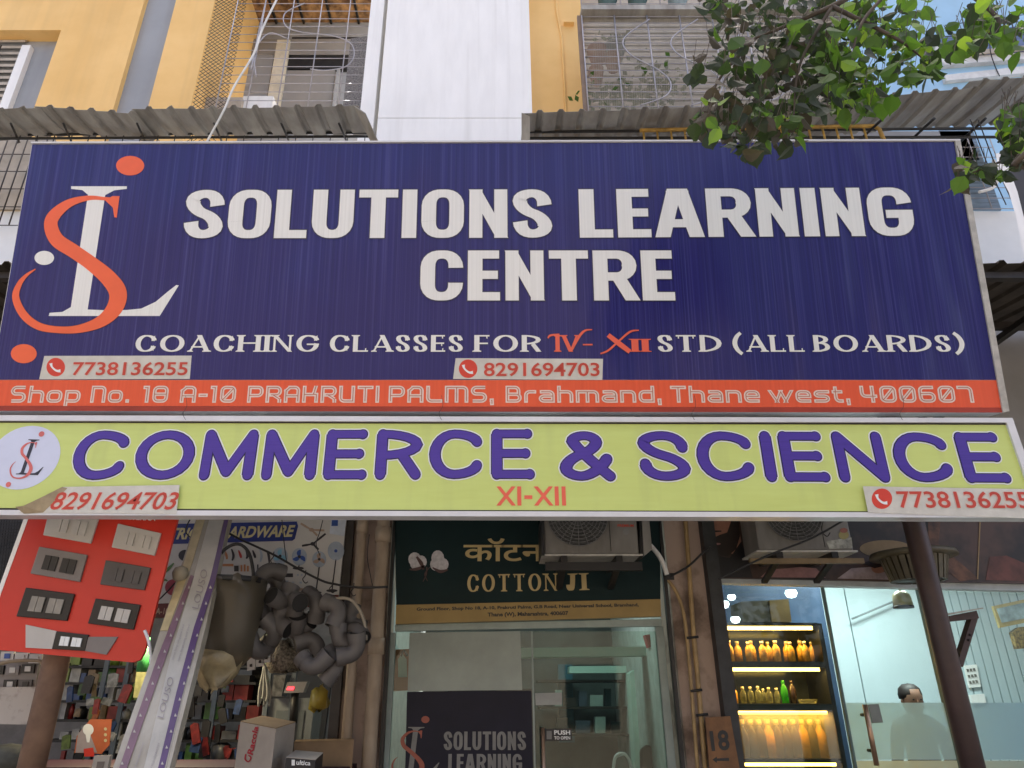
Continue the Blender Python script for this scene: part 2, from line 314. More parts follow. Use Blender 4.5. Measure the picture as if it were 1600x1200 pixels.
def glyph(ch, st, grow=0.0, thin=None):
    A, B = st['A'], st['B']; Wd = st['w'].get(ch, st['w0']); out = []; g = st['face'][ch]; cap = st['cap']
    a, b = (thin, thin) if thin else (A, B)
    mx = lambda x: A / 2 + x * max(Wd - A, 0); my = lambda y: B / 2 + y * (1 - B)
    for pts, closed, wt in g:
        if st.get('serif') and wt < 1: wt = .42
        P = [(mx(p[0]), my(p[1]), (p[2] if len(p) > 2 else 0)) for p in pts]; diag = any(abs(P[i][0] - P[i + 1][0]) > .03 and abs(P[i][1] - P[i + 1][1]) > .05 for i in range(len(P) - 1)) and all(p[2] == 0 for p in P)
        def hwf(nx, ny, wt=wt, diag=diag):
            return (max(a / 2 * abs(nx) * wt, b * .45) if (diag and cap == 'butt' and not thin) else math.hypot(a / 2 * nx * wt, b / 2 * ny)) + grow
        subs = []
        if closed: subs = [(P, True)]
        else:
            cur = [P[0]]
            for i in range(1, len(P)):
                cur.append(P[i])
                if P[i][2] == 0 and i < len(P) - 1: subs.append((cur, False)); cur = [P[i]]
            subs.append((cur, False))
        for si, (sp, cl) in enumerate(subs):
            path = corner_path(sp, cl, st['R'])
            if len(path) < 2: continue
            if cap == 'round': e = lambda x, y: 0
            else:
                e = (lambda x, y: hwf(x, y))
            inner = lambda p: p[1] > .15 and p[1] < .85 and abs(p[1] - my(.68)) > .02
            E0 = (lambda x, y: (0 if inner(sp[0]) else .25)) if diag and cap == 'butt' else None
            E1 = (lambda x, y: (0 if inner(sp[-1]) else .25)) if diag and cap == 'butt' else None
            ends_curved = len(sp) > 2 and si in (0, len(subs) - 1)
            quads = strip(path, hwf, cl, E0 if E0 else e if not (ch in 'CGS' and si == 0 and cap == 'butt') else (lambda x, y: grow), E1 if E1 else e if not (ch in 'CS' and cap == 'butt') else (lambda x, y: grow))
            lo, hi = (-grow, 1 + grow) if ch not in 'hopramndwest,()' else (-.5, 1.3)
            if diag and ch == 'w': lo, hi = -grow, my(.68) + b / 2 + grow
            if diag and ch == ',': lo, hi = -.3, .4
            for q in quads:
                q = clip_y(q, lo, hi) if cap == 'butt' else q
                if diag and ch == 'N' and cap == 'butt': q = [(min(max(p[0], -grow), Wd + grow), p[1]) for p in q]
                if len(q) > 2: out.append(q)
            if cap == 'round':
                for (x, y) in ([path[0], path[-1]] if not cl else []):
                    h = (a + b) / 4 + grow; out.append([(x + h * math.cos(k * math.pi / 8), y + h * math.sin(k * math.pi / 8)) for k in range(16)])
        if st.get('serif') and not closed and ch not in '-(),.':
            for i, j in ((0, 1), (-1, -2)):
                x, y, _ = P[i]; dx, dy = x - P[j][0], y - P[j][1]
                if abs(dy) > abs(dx) * .6 and (pts[i][1] in (0, 1)) and not (ch in 'CGSJU' and pts[i][1] not in (0, 1)) and not (ch == 'A' and pts[i][1] == 1) and not (ch == 'V' and pts[i][1] == 0) and not (ch in 'DBPRTEFL' and pts[i][0] not in (0, .5)) and not (ch == 'N' and pts[i] == (1, 0)):
                    yy = 0 if pts[i][1] == 0 else 1; s = 1 if yy == 0 else -1; hw = a / 2 * wt + .1 + grow; t = .045
                    out.append([(x - hw, yy - s * grow), (x + hw, yy - s * grow), (x + hw, yy + s * (t + grow)), (x + a * wt / 2, yy + s * (t + .05 + grow)), (x - a * wt / 2, yy + s * (t + .05 + grow)), (x - hw, yy + s * (t + grow))])
                elif abs(dx) > abs(dy) and ch in 'ELFTZ':
                    v = .15; yy = y; out.append([(x - .03 - grow, yy - (v if yy > .5 else b / 2) - grow * .5), (x + .03 + grow, yy - (v * 1.2 if yy > .5 else b / 2) - grow * .5), (x + .03 + grow, yy + (v * 1.2 if yy < .5 else b / 2)), (x - .03 - grow, yy + (v if yy < .5 else b / 2))])
                elif ch in 'CGS' and abs(dy) > abs(dx) and pts[i][1] not in (0, 1) and not (ch == 'G' and i == -1):
                    s = 1 if y > .5 else -1; out.append([(x + .03 + grow, y - s * .03), (x - .02 - grow, y - s * .03), (x - a * .5 - grow, y + s * .14), (x + .03 + grow, y + s * .3)])
        
    return out, Wd
def skew_lay(text, st, grow=0, thin=None, slant=0):
    x = 0; out = []
    for ch in text:
        if ch == ' ': x += st['space']; continue
        g, w = glyph(ch, st, grow, thin)
        out += [[(x + p[0] + slant * p[1], p[1]) for p in q] for q in g]; x += w + st['gap']
    return out, x - st['gap']
def lettering(pl, text, l, r, base, top, st, m, parent, off=.001, grow=0, thin=None, slant=0, name='letter', base2=None):
    wd = skew_lay(text, st)[1]; b2 = base if base2 is None else base2
    u0, v0 = pl.uv(l, base); u1, v0b = pl.uv(r, b2); _, v1 = pl.uv((l + r) / 2, top); _, vm = pl.uv((l + r) / 2, (base + b2) / 2); H = v1 - vm
    x = 0
    for ch in text:
        if ch == ' ': x += st['space']; continue
        g, w = glyph(ch, st, grow, thin); mb = MB()
        for k, q in enumerate(g): mb.poly([pl.pt(u0 + (u1 - u0) * (x + p[0]) / wd, lerp(v0, v0b, (x + p[0]) / wd) + H * p[1], off + (k % 60) * .00002) for p in q])
        mb.build(name, m, parent); x += w + st['gap']
TXT = {}
def words(pl, text, l, r, base, top, m, parent, off=.001, bold=.02, slant=0, name='lettering', base2=None, rot=None):
    """lettering in Blender's own built-in face, turned to a flat mesh and fitted between sight points"""
    c = bpy.data.curves.new('words', 'FONT'); c.body = text; c.offset = bold; c.resolution_u = 3; c.shear = slant
    o = bpy.data.objects.new('words', c); COL.objects.link(o)
    dg = bpy.context.evaluated_depsgraph_get(); dg.update(); me = bpy.data.meshes.new_from_object(o.evaluated_get(dg))
    bpy.data.objects.remove(o)
    vs_ = [v.co.copy() for v in me.vertices]
    if not vs_: return None
    x0, x1 = min(v.x for v in vs_), max(v.x for v in vs_); y0, y1 = min(v.y for v in vs_), max(v.y for v in vs_)
    if rot is None:
        b2 = base if base2 is None else base2
        u0, v0 = pl.uv(l, base); u1, v0b = pl.uv(r, b2); _, vt = pl.uv((l + r) / 2, top); _, vm = pl.uv((l + r) / 2, (base + b2) / 2); H = vt - vm
        P = [pl.pt(lerp(u0, u1, (v.x - x0) / (x1 - x0)), lerp(v0, v0b, (v.x - x0) / (x1 - x0)) + H * (v.y - y0) / (y1 - y0), off) for v in vs_]
    else:   # rot: quad of sight points TL TR BR BL
        P = []
        for v in vs_:
            px, py = bil(rot, (v.x - x0) / (x1 - x0), 1 - (v.y - y0) / (y1 - y0)); P.append(pl.at(px, py) + pl.n * off)
    mb = MB(); mb.v = P; mb.f = [tuple(p.vertices) for p in me.polygons]; mb.sm = [False] * len(mb.f)
    bpy.data.meshes.remove(me); bpy.data.curves.remove(c)
    return mb.build(name, m, parent)
def catmull(P, n=8):
    out = []
    for i in range(len(P) - 1):
        p0, p1, p2, p3 = P[max(i - 1, 0)], P[i], P[i + 1], P[min(i + 2, len(P) - 1)]
        for k in range(n):
            t = k / n; out.append(tuple(.5 * (2 * b + (c - a) * t + (2 * a - 5 * b + 4 * c - d) * t * t + (3 * b - a - 3 * c + d) * t ** 3) for a, b, c, d in zip(p0, p1, p2, p3)))
    out.append(tuple(P[-1])); return out
def brush(mb, pl, P, off, smooth=True):
    """stroke of varying width through sight points (px, py, width px)"""
    Q = catmull(P) if smooth else P; L = []; Rr = []
    for i, (x, y, w) in enumerate(Q):
        a = Q[max(i - 1, 0)]; b = Q[min(i + 1, len(Q) - 1)]; dx, dy = b[0] - a[0], b[1] - a[1]; d = math.hypot(dx, dy) or 1
        L.append((x - dy / d * w / 2, y + dx / d * w / 2)); Rr.append((x + dy / d * w / 2, y - dx / d * w / 2))
    for i in range(len(Q) - 1): mb.poly([pl.at(*p) + pl.n * off for p in (L[i], L[i + 1], Rr[i + 1], Rr[i])])
    return mb
def flat(pl, pts, off): return MB().poly([pl.at(*p) + pl.n * off for p in pts])
def ell(cx, cy, rx, ry, n=28, tilt=0): return [(cx + rx * math.cos(2 * math.pi * k / n) + tilt * ry * math.sin(2 * math.pi * k / n), cy + ry * math.sin(2 * math.pi * k / n)) for k in range(n)]
# ------------------------------------------------------------------ palette
M_navy = mat('printed_navy_flex', (.026, .024, .168), .26, scale=2.2, stretch=(44, 0, .12), col2=(.014, .013, .092), bump=.03, spec=.42, lo=.28, hi=.8)
M_orange = mat('printed_orange_flex', (.80, .105, .035), .34, scale=3, stretch=(20, 0, .3), col2=(.72, .085, .028), spec=.5)
M_letter = mat('printed_pale_grey', (.80, .80, .76), .36, scale=3, stretch=(30, 0, .2), col2=(.74, .74, .70), spec=.5)
M_outline = mat('printed_dark_outline', (.012, .010, .05), .35, var=.02)
M_red_txt = mat('printed_coral', (.80, .13, .075), .36, var=.04)
M_sticker = mat('sticker_paper', (.62, .60, .53), .42, scale=14, var=.07, bump=.25)
M_red_ink = mat('red_ink', (.60, .045, .02), .45, var=.06)
M_lime = mat('printed_lime_flex', (.58, .67, .20), .42, scale=4, stretch=(1, 1, 9), col2=(.56, .645, .185), spec=.4)
M_violet = mat('printed_violet', (.070, .032, .32), .38, scale=3, stretch=(1, 1, 60), col2=(.058, .026, .27))
M_white_ink = mat('printed_white', (.80, .82, .80), .4, var=.03)
M_alu = mat('white_aluminium', (.70, .70, .71), .35, scale=5, var=.06, metal=0)
M_alu_dirty = mat('grimy_aluminium', (.50, .48, .43), .45, scale=14, var=.16)
M_black = mat('black_plastic', (.014, .014, .015), .45, var=.1)
M_yellow = mat('ochre_yellow_paint', (.90, .585, .225), .75, scale=1.6, col2=(.82, .51, .175), bump=.12)
M_grey_wall = mat('blue_grey_paint', (.34, .355, .375), .75, scale=1.8, var=.06, bump=.1)
M_white_wall = mat('white_wall_paint', (.90, .89, .865), .7, scale=2.4, stretch=(3, 3, .6), var=.035, bump=.06)
M_zinc = mat('weathered_grey_sheet', (.40, .385, .34), .6, scale=3.2, stretch=(2, .8, 1), col2=(.25, .235, .21), metal=.1, bump=.1)
M_zinc_dark = mat('dark_rusty_sheet', (.085, .07, .055), .6, scale=5, col2=(.035, .028, .022), metal=.2)
M_darksteel = mat('dark_steel', (.03, .028, .026), .5, scale=12, var=.2, metal=.3)
M_greysteel = mat('galvanised_rod', (.42, .41, .44), .45, scale=10, var=.12, metal=.3)
M_rust_ceiling = mat('rusty_slab_underside', (.42, .23, .09), .9, scale=9, col2=(.10, .05, .02), bump=.6)
M_beige = mat('beige_louvre', (.52, .45, .36), .7, scale=6, var=.12)
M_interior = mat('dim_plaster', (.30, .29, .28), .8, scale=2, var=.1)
M_skyblue = mat('sky_blue_paint', (.37, .60, .80), .7, scale=2.5, var=.05)
M_pink_plaster = mat('stained_pink_plaster', (.42, .32, .26), .85, scale=3.2, col2=(.17, .12, .09), bump=.4, lo=.36, hi=.52, detail=7)
M_brown_dark = mat('dark_brown_frame', (.035, .027, .022), .5, scale=9, var=.2)

M_pale_strip = mat('printed_cream', (.78, .66, .58), .4, var=.04)
streaks(M_navy, (.085, .085, .29), .85, scale=1.3, stretch=(70, 0, .25), lo=.5, hi=.75, ripple=.06, rstretch=(2.2, 2.2, .5)); streaks(M_letter, (.48, .48, .44), .4); streaks(M_orange, (.45, .07, .03), .6, ripple=.03)  # paler navy lines stand for the ribs of the flex
streaks(M_lime, (.38, .42, .16), .35, scale=1.2, stretch=(9, 9, 1.2), ripple=.02, rstretch=(1, 1, 3))
streaks(M_yellow, (.50, .33, .14), .45, scale=1.0, stretch=(7, 7, .35), lo=.5, hi=.8); streaks(M_white_wall, (.52, .50, .46), .55, scale=1.2, stretch=(11, 11, .35), lo=.55, hi=.8); streaks(M_grey_wall, (.20, .20, .20), .4, scale=1.0, stretch=(8, 8, .4))
streaks(M_zinc, (.12, .09, .06), .8, scale=1.5, stretch=(6, 1.2, 1), lo=.45, hi=.7)
# ------------------------------------------------------------------ ground
def structure(o): o['kind'] = 'structure'; return o
M_road = mat('asphalt', (.17, .155, .14), .9, scale=40, var=.2, bump=.3)
M_pave = mat('concrete_paving', (.16, .145, .125), .9, scale=14, var=.15, bump=.3)
structure(MB().box((-150, -150, -.25), (150, 150, -.15)).build('ground', M_road))
structure(MB().box((-30, -9, -.146), (30, 2.2, -.10)).build('road', M_road))
structure(MB().box((-30, 2.2, -.146), (30, 5.0, 0.0)).build('pavement', M_pave))
ob_ = thing('opposite_house', (-2, -11, 0), 'unseen pale sunlit house across the street with dark windows', 'building')  # out of view, added for warm bounce light and reflections in the sign
M_opp = mat('pale_render', (.36, .30, .23), .85, scale=1.2, var=.08)
MB().box((-16, -13, -.1), (5.5, -11, 9)).build('wall', M_opp, ob_)
for i in range(6):
    for j in range(3): MB().box((-14.5 + i * 3.3, -11.0, 1 + j * 2.8), (-13.1 + i * 3.3, -10.96, 2.5 + j * 2.8)).build('window', mat('dark_window', (.03, .035, .04), .1), ob_)
# ------------------------------------------------------------------ the purple sign
A10 = R(10.0)
zb = W(0, 645, 3.6).z
PS = Plane(Vector((0, 3.6, zb)), Vector((1, 0, 0)), Vector((0, -math.sin(A10), math.cos(A10))))
sg = thing('shop_sign', W(770, 645, 3.66), 'large navy sign board with pale block letters and an orange strip along its foot', 'shop sign')
def psl(q, off, th):
    f = [PS.at(*p) + PS.n * off for p in q]; return MB().hexa(f, -PS.n * th)
psl([(50, 224), (1491, 220), (1566, 645), (-22, 642)], -.001, .11).build('light_box', M_alu, sg)
psl([(51, 226), (1490, 222), (1556, 593.6), (-12, 593.4)], .003, .003).build('face_sheet', M_navy, sg)
psl([(-12, 594), (1557, 594.2), (1565, 637), (-21, 634)], .003, .003).build('address_strip', M_orange, sg)
psl([(-21, 634.3), (1565, 637.3), (1566, 644.8), (-22.5, 642)], .005, .005).build('lower_hem', mat('orange_hem', (.36, .035, .015), .5), sg)
psl([(50, 223), (1499, 219), (1499, 221.2), (50, 225.2)], .012, .02).build('top_trim', M_alu, sg)
psl([(1490.5, 221.5), (1499, 221.5), (1575, 643), (1565, 645)], .012, .10).build('side_trim', M_alu_dirty, sg)
def both(text, l, r, b, t, st, m=M_letter, mo=M_outline, g=.022, base2=None, **k):
    if mo: lettering(PS, text, l, r, b, t, st, mo, sg, off=.0042, grow=g, base2=base2, name='letter_outline', **k)
    lettering(PS, text, l, r, b, t, st, m, sg, off=.0056, base2=base2, **k)
both('SOLUTIONS', 285, 863, 373, 297, BLOCK, base2=372); both('LEARNING', 906, 1431, 372, 295, BLOCK, base2=369); both('CENTRE', 656, 1055, 470, 392, BLOCK)
for w_, l, r, m in (('COACHING', 211, 498, 0), ('CLASSES', 515, 723, 0), ('FOR', 741, 845, 0), ('STD', 1028, 1128, 0), ('(ALL', 1145, 1257, 0), ('BOARDS)', 1272, 1508, 0), ('IV', 868, 905, 1), ('-', 911, 926, 1), ('II', 987, 1011, 1)):
    sm_ = w_ in ('II',)
    both(w_, l, r, 550, 530 if sm_ else 524, SERIF, M_red_txt if m else M_letter, g=.018)
for m_, e, off in ((M_outline, 1.6, .0044), (M_red_txt, 0, .0058)):   # the swash X and the swash tail of the V
    for k, P in enumerate(([(950, 524, 7 + e), (968, 538, 8 + e), (984, 550, 7 + e)], [(938, 553, 2 + e), (950, 548, 3 + e), (966, 534, 3 + e), (984, 519, 3 + e), (998, 516.5, 1.5 + e)], [(893, 548, 3 + e), (905, 526, 4 + e), (914, 517, 3 + e), (925, 515.5, 1.5 + e)], [(856, 529, 2 + e), (860, 524.5, 3 + e), (874, 523, 2.5 + e)])):
        brush(MB(), PS, P, off + k * .0001).build('letter_swash', m_, sg)
for w_, l, r in (('Shop', 15, 125), ('No.', 141, 203), ('18', 222, 262), ('A-10', 281, 368), ('PRAKRUTI', 386, 592), ('PALMS,', 607, 772), ('Brahmand,', 790, 1034), ('Thane', 1048, 1188), ('west,', 1202, 1329), ('400607', 1345, 1522)):
    lettering(PS, w_, l, r, 629.5, 603, TECHNO, M_pale_strip, sg, off=.0038)
    lettering(PS, w_, l, r, 629.5, 603, TECHNO, mat('inline_grey', (.52, .16, .10), .45), sg, off=.0052, thin=.045, name='inline')
# emblem
def zc(P, s=.375, oy=220): return [(x * s, y * s + oy) + ((w[0] * s,) if w else ()) for x, y, *w in P]
S_pts = zc([(492, 248, 18), (440, 243, 14), (370, 240, 20), (290, 262, 34), (230, 310, 50), (214, 355, 57), (240, 415, 60), (310, 462, 58), (385, 515, 60), (455, 575, 68), (493, 635, 74), (478, 700, 66), (420, 755, 48), (330, 785, 33), (240, 788, 28), (160, 772, 32), (100, 725, 34), (68, 655, 30), (82, 600, 22), (112, 562, 13), (150, 536, 4)])
S_tick = zc([(499, 234, 0), (499, 240, 0)])
L_poly = zc([(298, 191), (530, 191), (530, 202), (478, 208), (440, 228), (367, 704), (440, 707), (530, 706), (590, 700), (650, 672), (700, 630), (736, 602), (746, 604), (667, 731), (205, 731), (208, 718), (262, 714), (297, 694), (368, 226), (345, 207), (298, 202)])
L_poly = [(p[0], p[1]) for p in L_poly]
def emblem(pl, f, parent, mL, mS, offs, white_dot=None, outline=True):
    if outline:
        b = MB(); brush(b, pl, [(*f(x, y), w + 1.6) for x, y, w in S_pts], offs); b.build('emblem_outline', M_outline, parent)
    flat(pl, [f(*p) for p in L_poly], offs + .0004).build('emblem_letter', mL, parent)
    k = abs(f(1, 0)[0] - f(0, 0)[0]); b = MB(); brush(b, pl, [(*f(x, y), w * k) for x, y, w in S_pts], offs + .0008)
    b.poly([pl.at(*f(*p)) + pl.n * (offs + .0009) for p in zc([(470, 232), (500, 232), (488, 322), (478, 320), (472, 280), (440, 250)])]); b.build('emblem_letter', mS, parent)
    for (cx, cy, rx, ry, m) in ((204, 259.5, 22, 15.3, mS), (38, 553, 20.3, 15, mS)):
        flat(pl, [f(*p) for p in ell(cx, cy, rx, ry)], offs + .0007).build('emblem_dot', m, parent)
    if white_dot: flat(pl, [f(*p) for p in ell(70, 403.5, 15.3, 11)], offs + .0007).build('emblem_dot', white_dot, parent)
emblem(PS, lambda x, y: (x, y), sg, M_letter, mat('emblem_orange', (.86, .135, .045), .36, var=.04), .0042, M_letter)

def phone_icon(pl, cx, cy, r, off, parent, tilt=0, ry=None):
    ry = ry or r
    flat(pl, ell(cx, cy, r, ry), off).build('phone_disc', mat('phone_red', (.66, .05, .025), .45, var=.05), parent)
    b = MB(); brush(b, pl, [(cx - r * .52, cy - ry * .42, r * .34), (cx - r * .42, cy - ry * .05, r * .2), (cx - r * .1, cy + ry * .28, r * .2), (cx + r * .2, cy + ry * .42, r * .24), (cx + r * .52, cy + ry * .4, r * .34)], off + .0006); b.build('phone_handset', M_white_ink, parent)
def sticker(pl, q, off, label, name='phone_sticker'):
    c = [pl.at(*p) + pl.n * off for p in q]; t = thing(name, c[3], label, 'sticker')
    MB().hexa(c, -pl.n * .0006).build('paper', M_sticker, t); return t
M_num = mat('number_red', (.55, .055, .03), .5, var=.08)
M_num_out = mat('number_halo', (.72, .5, .42), .5)
for q, icon, num, l, r, b, t_, lab in (
    ([(70, 556.5), (300, 556), (297, 592.5), (62, 593)], (88, 574), '7738136255', 113, 293, 587, 566, 'phone number sticker under the emblem at the lower left of the navy sign'),
    ([(712, 560), (942, 561), (941, 594), (708, 592.5)], (731.5, 576.5), '8291694703', 756, 937, 588.5, 567, 'phone number sticker at the lower middle of the navy sign')):
    s = sticker(PS, q, .0048, lab); phone_icon(PS, icon[0], icon[1], 14.5, .0052, s)
    words(PS, num, l, r, b, t_, M_num_out, s, off=.0056, bold=.045); words(PS, num, l, r, b, t_, M_num, s, off=.0066, bold=.012)

# ------------------------------------------------------------------ the lime sign
YG = 3.56; GS = vplane(YG)
gs = thing('lime_shop_sign', W(770, 800, YG), 'long lime green sign board with violet letters, just below the navy sign', 'shop sign')
def gsl(q, off, th): return MB().hexa([GS.at(*p) + GS.n * off for p in q], -GS.n * th)
gsl([(-60, 656), (1576, 661), (1628, 801), (-90, 792)], -.014, .06).build('face_sheet', M_lime, gs)
gsl([(-70, 648.5), (1582, 653), (1585, 660), (-72, 657)], .0, .09).build('frame_bar', M_alu, gs)
gsl([(-92, 796.5), (1634, 801), (1637, 809), (-95, 804.5)], .0, .09).build('frame_bar', M_alu, gs)
gsl([(1573, 660), (1584.6, 660), (1637, 808.8), (1624, 808.5)], -.0005, .089).build('frame_bar', M_alu, gs)
gsl([(-72, 657), (1576, 660.5), (1577, 662.5), (-73, 659)], -.010, .02).build('shadow_gap', M_brown_dark, gs)
gsl([(-90, 793.5), (1622, 799), (1624, 801.5), (-91, 796.7)], -.010, .02).build('shadow_gap', M_brown_dark, gs)
for text, l, r, b1, b2, t_ in (('COMMERCE', 105, 836, 748, 746, 672), ('&', 877, 963, 749, 749, 674), ('SCIENCE', 1003, 1584, 749, 752, 675)):
    lettering(GS, text, l, r, b1, t_, ROUND, M_white_ink, gs, off=-.0128, grow=.046, base2=b2, name='letter_outline')
    lettering(GS, text, l, r, b1, t_, ROUND, M_outline, gs, off=-.0112, grow=.02, base2=b2, name='letter_outline')
    lettering(GS, text, l, r, b1, t_, ROUND, M_violet, gs, off=-.0096, grow=0, base2=b2)
lettering(GS, 'XI-XII', 778, 885, 789, 759, dict(SANS, A=.21, B=.19, gap=.16, w={'I': .21, '-': .42, 'X': .86}, w0=.8), M_red_txt, gs, off=-.012)
flat(GS, ell(36, 714, 55, 50, 40, -.25), -.0125).build('emblem_disc', mat('printed_pale_blue', (.62, .66, .80), .4, var=.03), gs)
def solve3(src, dst):
    import numpy as np
    Am = np.array([[x, y, 1] for x, y in src]); X = np.linalg.solve(Am, np.array(dst)); return lambda x, y: (float(X[0][0] * x + X[1][0] * y + X[2][0]), float(X[0][1] * x + X[1][1] * y + X[2][1]))
emblem(GS, solve3([(204, 259.5), (38, 553), (279, 446)], [(63, 677), (11, 756), (66, 728.5)]), gs, mat('printed_black', (.03, .03, .05), .4), mat('emblem_coral', (.74, .17, .15), .4), -.0115, None, False)
# stickers on the lime sign
q = [(98, 761), (281, 758), (276, 803), (30, 801)]
s = sticker(GS, q, .003, 'curling creased phone number sticker without an icon, left end of the lime sign')
words(GS, '8291694703', 78, 276, 797, 769, M_num_out, s, off=.0036, bold=.045, slant=.25); words(GS, '8291694703', 78, 276, 797, 769, M_num, s, off=.0046, bold=.012, slant=.25)
b = MB(); P0 = [(98, 761), (66, 780), (40, 792), (24, 792)]; P1 = [(106, 763), (84, 786), (68, 801), (38, 803)]   # the peeled corner, curling forward
for i in range(3): b.poly([GS.at(*P0[i]) + GS.n * (.004 + .02 * math.sin(i * 1.1)), GS.at(*P0[i + 1]) + GS.n * (.004 + .02 * math.sin((i + 1) * 1.1)), GS.at(*P1[i + 1]) + GS.n * .004, GS.at(*P1[i]) + GS.n * .004])
b.build('peeled_corner', mat('sticker_back', (.42, .33, .20), .6, var=.2), s)
s = sticker(GS, [(1348, 760), (1640, 765), (1655, 812), (1356, 801)], .003, 'glue stained phone number sticker with a red phone disc, right end of the lime sign')
phone_icon(GS, 1377.5, 779.5, 16, .0036, s); words(GS, '7738136255', 1405, 1611, 794, 768, M_num_out, s, off=.004, bold=.04, base2=795); words(GS, '7738136255', 1405, 1611, 794, 768, M_num, s, off=.005, bold=.012, base2=795)
def wire(name, pts, r, m, parent=None, seg=6, sm=True, **k):
    if sm: pts = [Vector(p) for p in catmull([tuple(p) for p in pts], 6)]
    return MB().tube(pts, r, seg).build(name, m, parent, **k)
for i, (x, lab) in enumerate(((290, 'leftmost of the thin tie wires joining the two sign boards, below the address number'), (690, 'middle thin tie wire joining the two sign boards'), (1085, 'thin tie wire joining the two sign boards below the word for the town'), (1410, 'rightmost of the thin tie wires joining the two sign boards'))):
    wire('tie_wire', [W(x, 618, 3.55), W(x + 2, 634, 3.54), W(x - 4, 646, 3.54), W(x, 656, 3.54)], .0012, M_darksteel, label=lab, cat='wire', group='tie wires between the sign boards')
# brackets that carry the boards
t = thing('sign_bracket', (0, 4.3, 2.8), 'dark steel bracket frame carrying both sign boards off the wall', 'bracket')
for px in (60, 500, 1000, 1480):
    x = W(px, 640, 3.7).x
    MB().tube([(x, 3.72, zb + .05), (x, 5.0, zb + .02)], .018).build('strut', M_darksteel, t)
    MB().tube([(x, 3.46, zb + 1.4), (x, 5.0, zb + 1.05)], .018).build('strut', M_darksteel, t)
MB().tube([W(-20, 640, 3.75), W(1560, 640, 3.75)], .018).build('rail', M_darksteel, t)
# ------------------------------------------------------------------ upper building
YW = 5.2; zt = 16.2  # unseen wall top, set high so the building shades the leaves
def X(px, Y=YW, row=100): return W(px, row, Y).x
def Z(py, Y=YW): return W(770, py, Y).z
zb2 = Z(330, 5.05); zb3 = Z(418, 5.05)
bd = thing('apartment_building', (0, 5.4, 0), 'ochre yellow apartment block with blue grey bands and a broad white column above the shops', 'building')
zlow = zb2 + .005
def wallbox(x0, x1, z0, z1, y0=YW, y1=YW + .35): return MB().box((x0, y0, z0), (x1, y1, z1))
zwin = Z(47)
wallbox(-14, X(77), zwin, zt).build('yellow_wall', M_yellow, bd)
wallbox(X(77) + .0, X(197), zlow, zt, YW + .0).build('yellow_wall', M_yellow, bd)
wallbox(X(197), X(249), zlow, zt, YW + .06).build('grey_band', M_grey_wall, bd)
wallbox(X(249), X(313), zlow, zt, YW).build('yellow_wall', M_yellow, bd)
# left window in its blue grey recess
wallbox(-14, X(77), zlow, zwin, YW + .14, YW + .35).build('grey_reveal', M_grey_wall, bd)
w = wallbox(X(12), X(26), zlow, Z(60), YW + .08, YW + .139).build('window', M_white_wall, bd)
for i in range(14):
    z = Z(66 + i * 9.5, YW + .1); MB().hexa([(X(-160), YW + .10, z), (X(11), YW + .10, z), (X(11), YW + .10, z + .035), (X(-160), YW + .10, z + .035)], (0, .025, .03)).build('louvre', M_beige, w)
for px in (-120, -60, -20): MB().tube([(X(px), YW + .07, zlow), (X(px), YW + .07, Z(62))], .007, 6).build('bar', M_darksteel, w)
# loggia
xl, xr = X(313), X(592); yb = YW + 1.1; zc_ = Z(35, yb)
MB().hexa([(xl - .001, YW + .351, zlow), (xl - .001, yb, zlow), (xl - .001, yb, zc_), (xl - .001, YW + .351, zc_)], (-.1, 0, 0)).build('loggia_side_wall', M_yellow, bd)
wallbox(xl - .1, xr + .3, zlow, zc_, yb + .001, yb + .15).build('loggia_back_wall', M_grey_wall, bd)
MB().box((xl - .1, YW + .002, zc_ + .001), (xr, yb + .15, zc_ + .2)).build('loggia_ceiling', M_rust_ceiling, bd)
for i in range(5):
    x = lerp(xl, xr, (i + .6) / 5.2); MB().box((x, YW + .05, zc_ - .035), (x + .025, yb - .002, zc_)).build('ceiling_rod', M_darksteel, bd)
MB().box((xl, YW + .45, zc_ - .32), (xr, YW + .5, zc_ - .24)).build('ceiling_beam', M_interior, bd)
MB().box((xl, yb - .06, zc_ - .62), (xr, yb - .002, zc_ - .36)).build('loggia_lintel', M_interior, bd)
wn_ = mkbox(425, 446, 62, 172, yb - .08, .075, 110).build('window', mat('cream_post', (.74, .70, .58), .6), bd)
mkbox(368, 424, 62, 170, yb - .05, .045, 110).build('shutter', M_grey_wall, wn_)
mkbox(448, 556, 58, 108, yb - .05, .045, 110).build('dark_opening', M_darksteel, wn_)
mkbox(448, 524, 110, 175, yb - .05, .045, 110).build('curtain', M_interior, wn_)
mkbox(526, 531, 108, 175, yb - .08, .03, 110).build('mullion', M_grey_wall, wn_)
mkbox(388, 434, 150, 175, YW + .3, .3, 110).build('air_conditioner_case', M_white_wall, bd)
mkbox(318, 387, 152, 178, YW + .25, .3, 110).build('planter_shelf', M_beige, bd)
MB().hexa([W(535, 172, YW + .35), W(548, 60, YW + .35), W(585, 55, YW + .35), W(580, 175, YW + .35)], (0, .02, 0)).build('net_curtain', mat('shade_net', (.10, .10, .10), .9, scale=60, col2=(.30, .28, .27)), bd)
mkbox(566, 576, 130, 180, YW + .2, .1, 160).build('blue_drum', mat('blue_plastic', (.08, .17, .45), .5), bd)
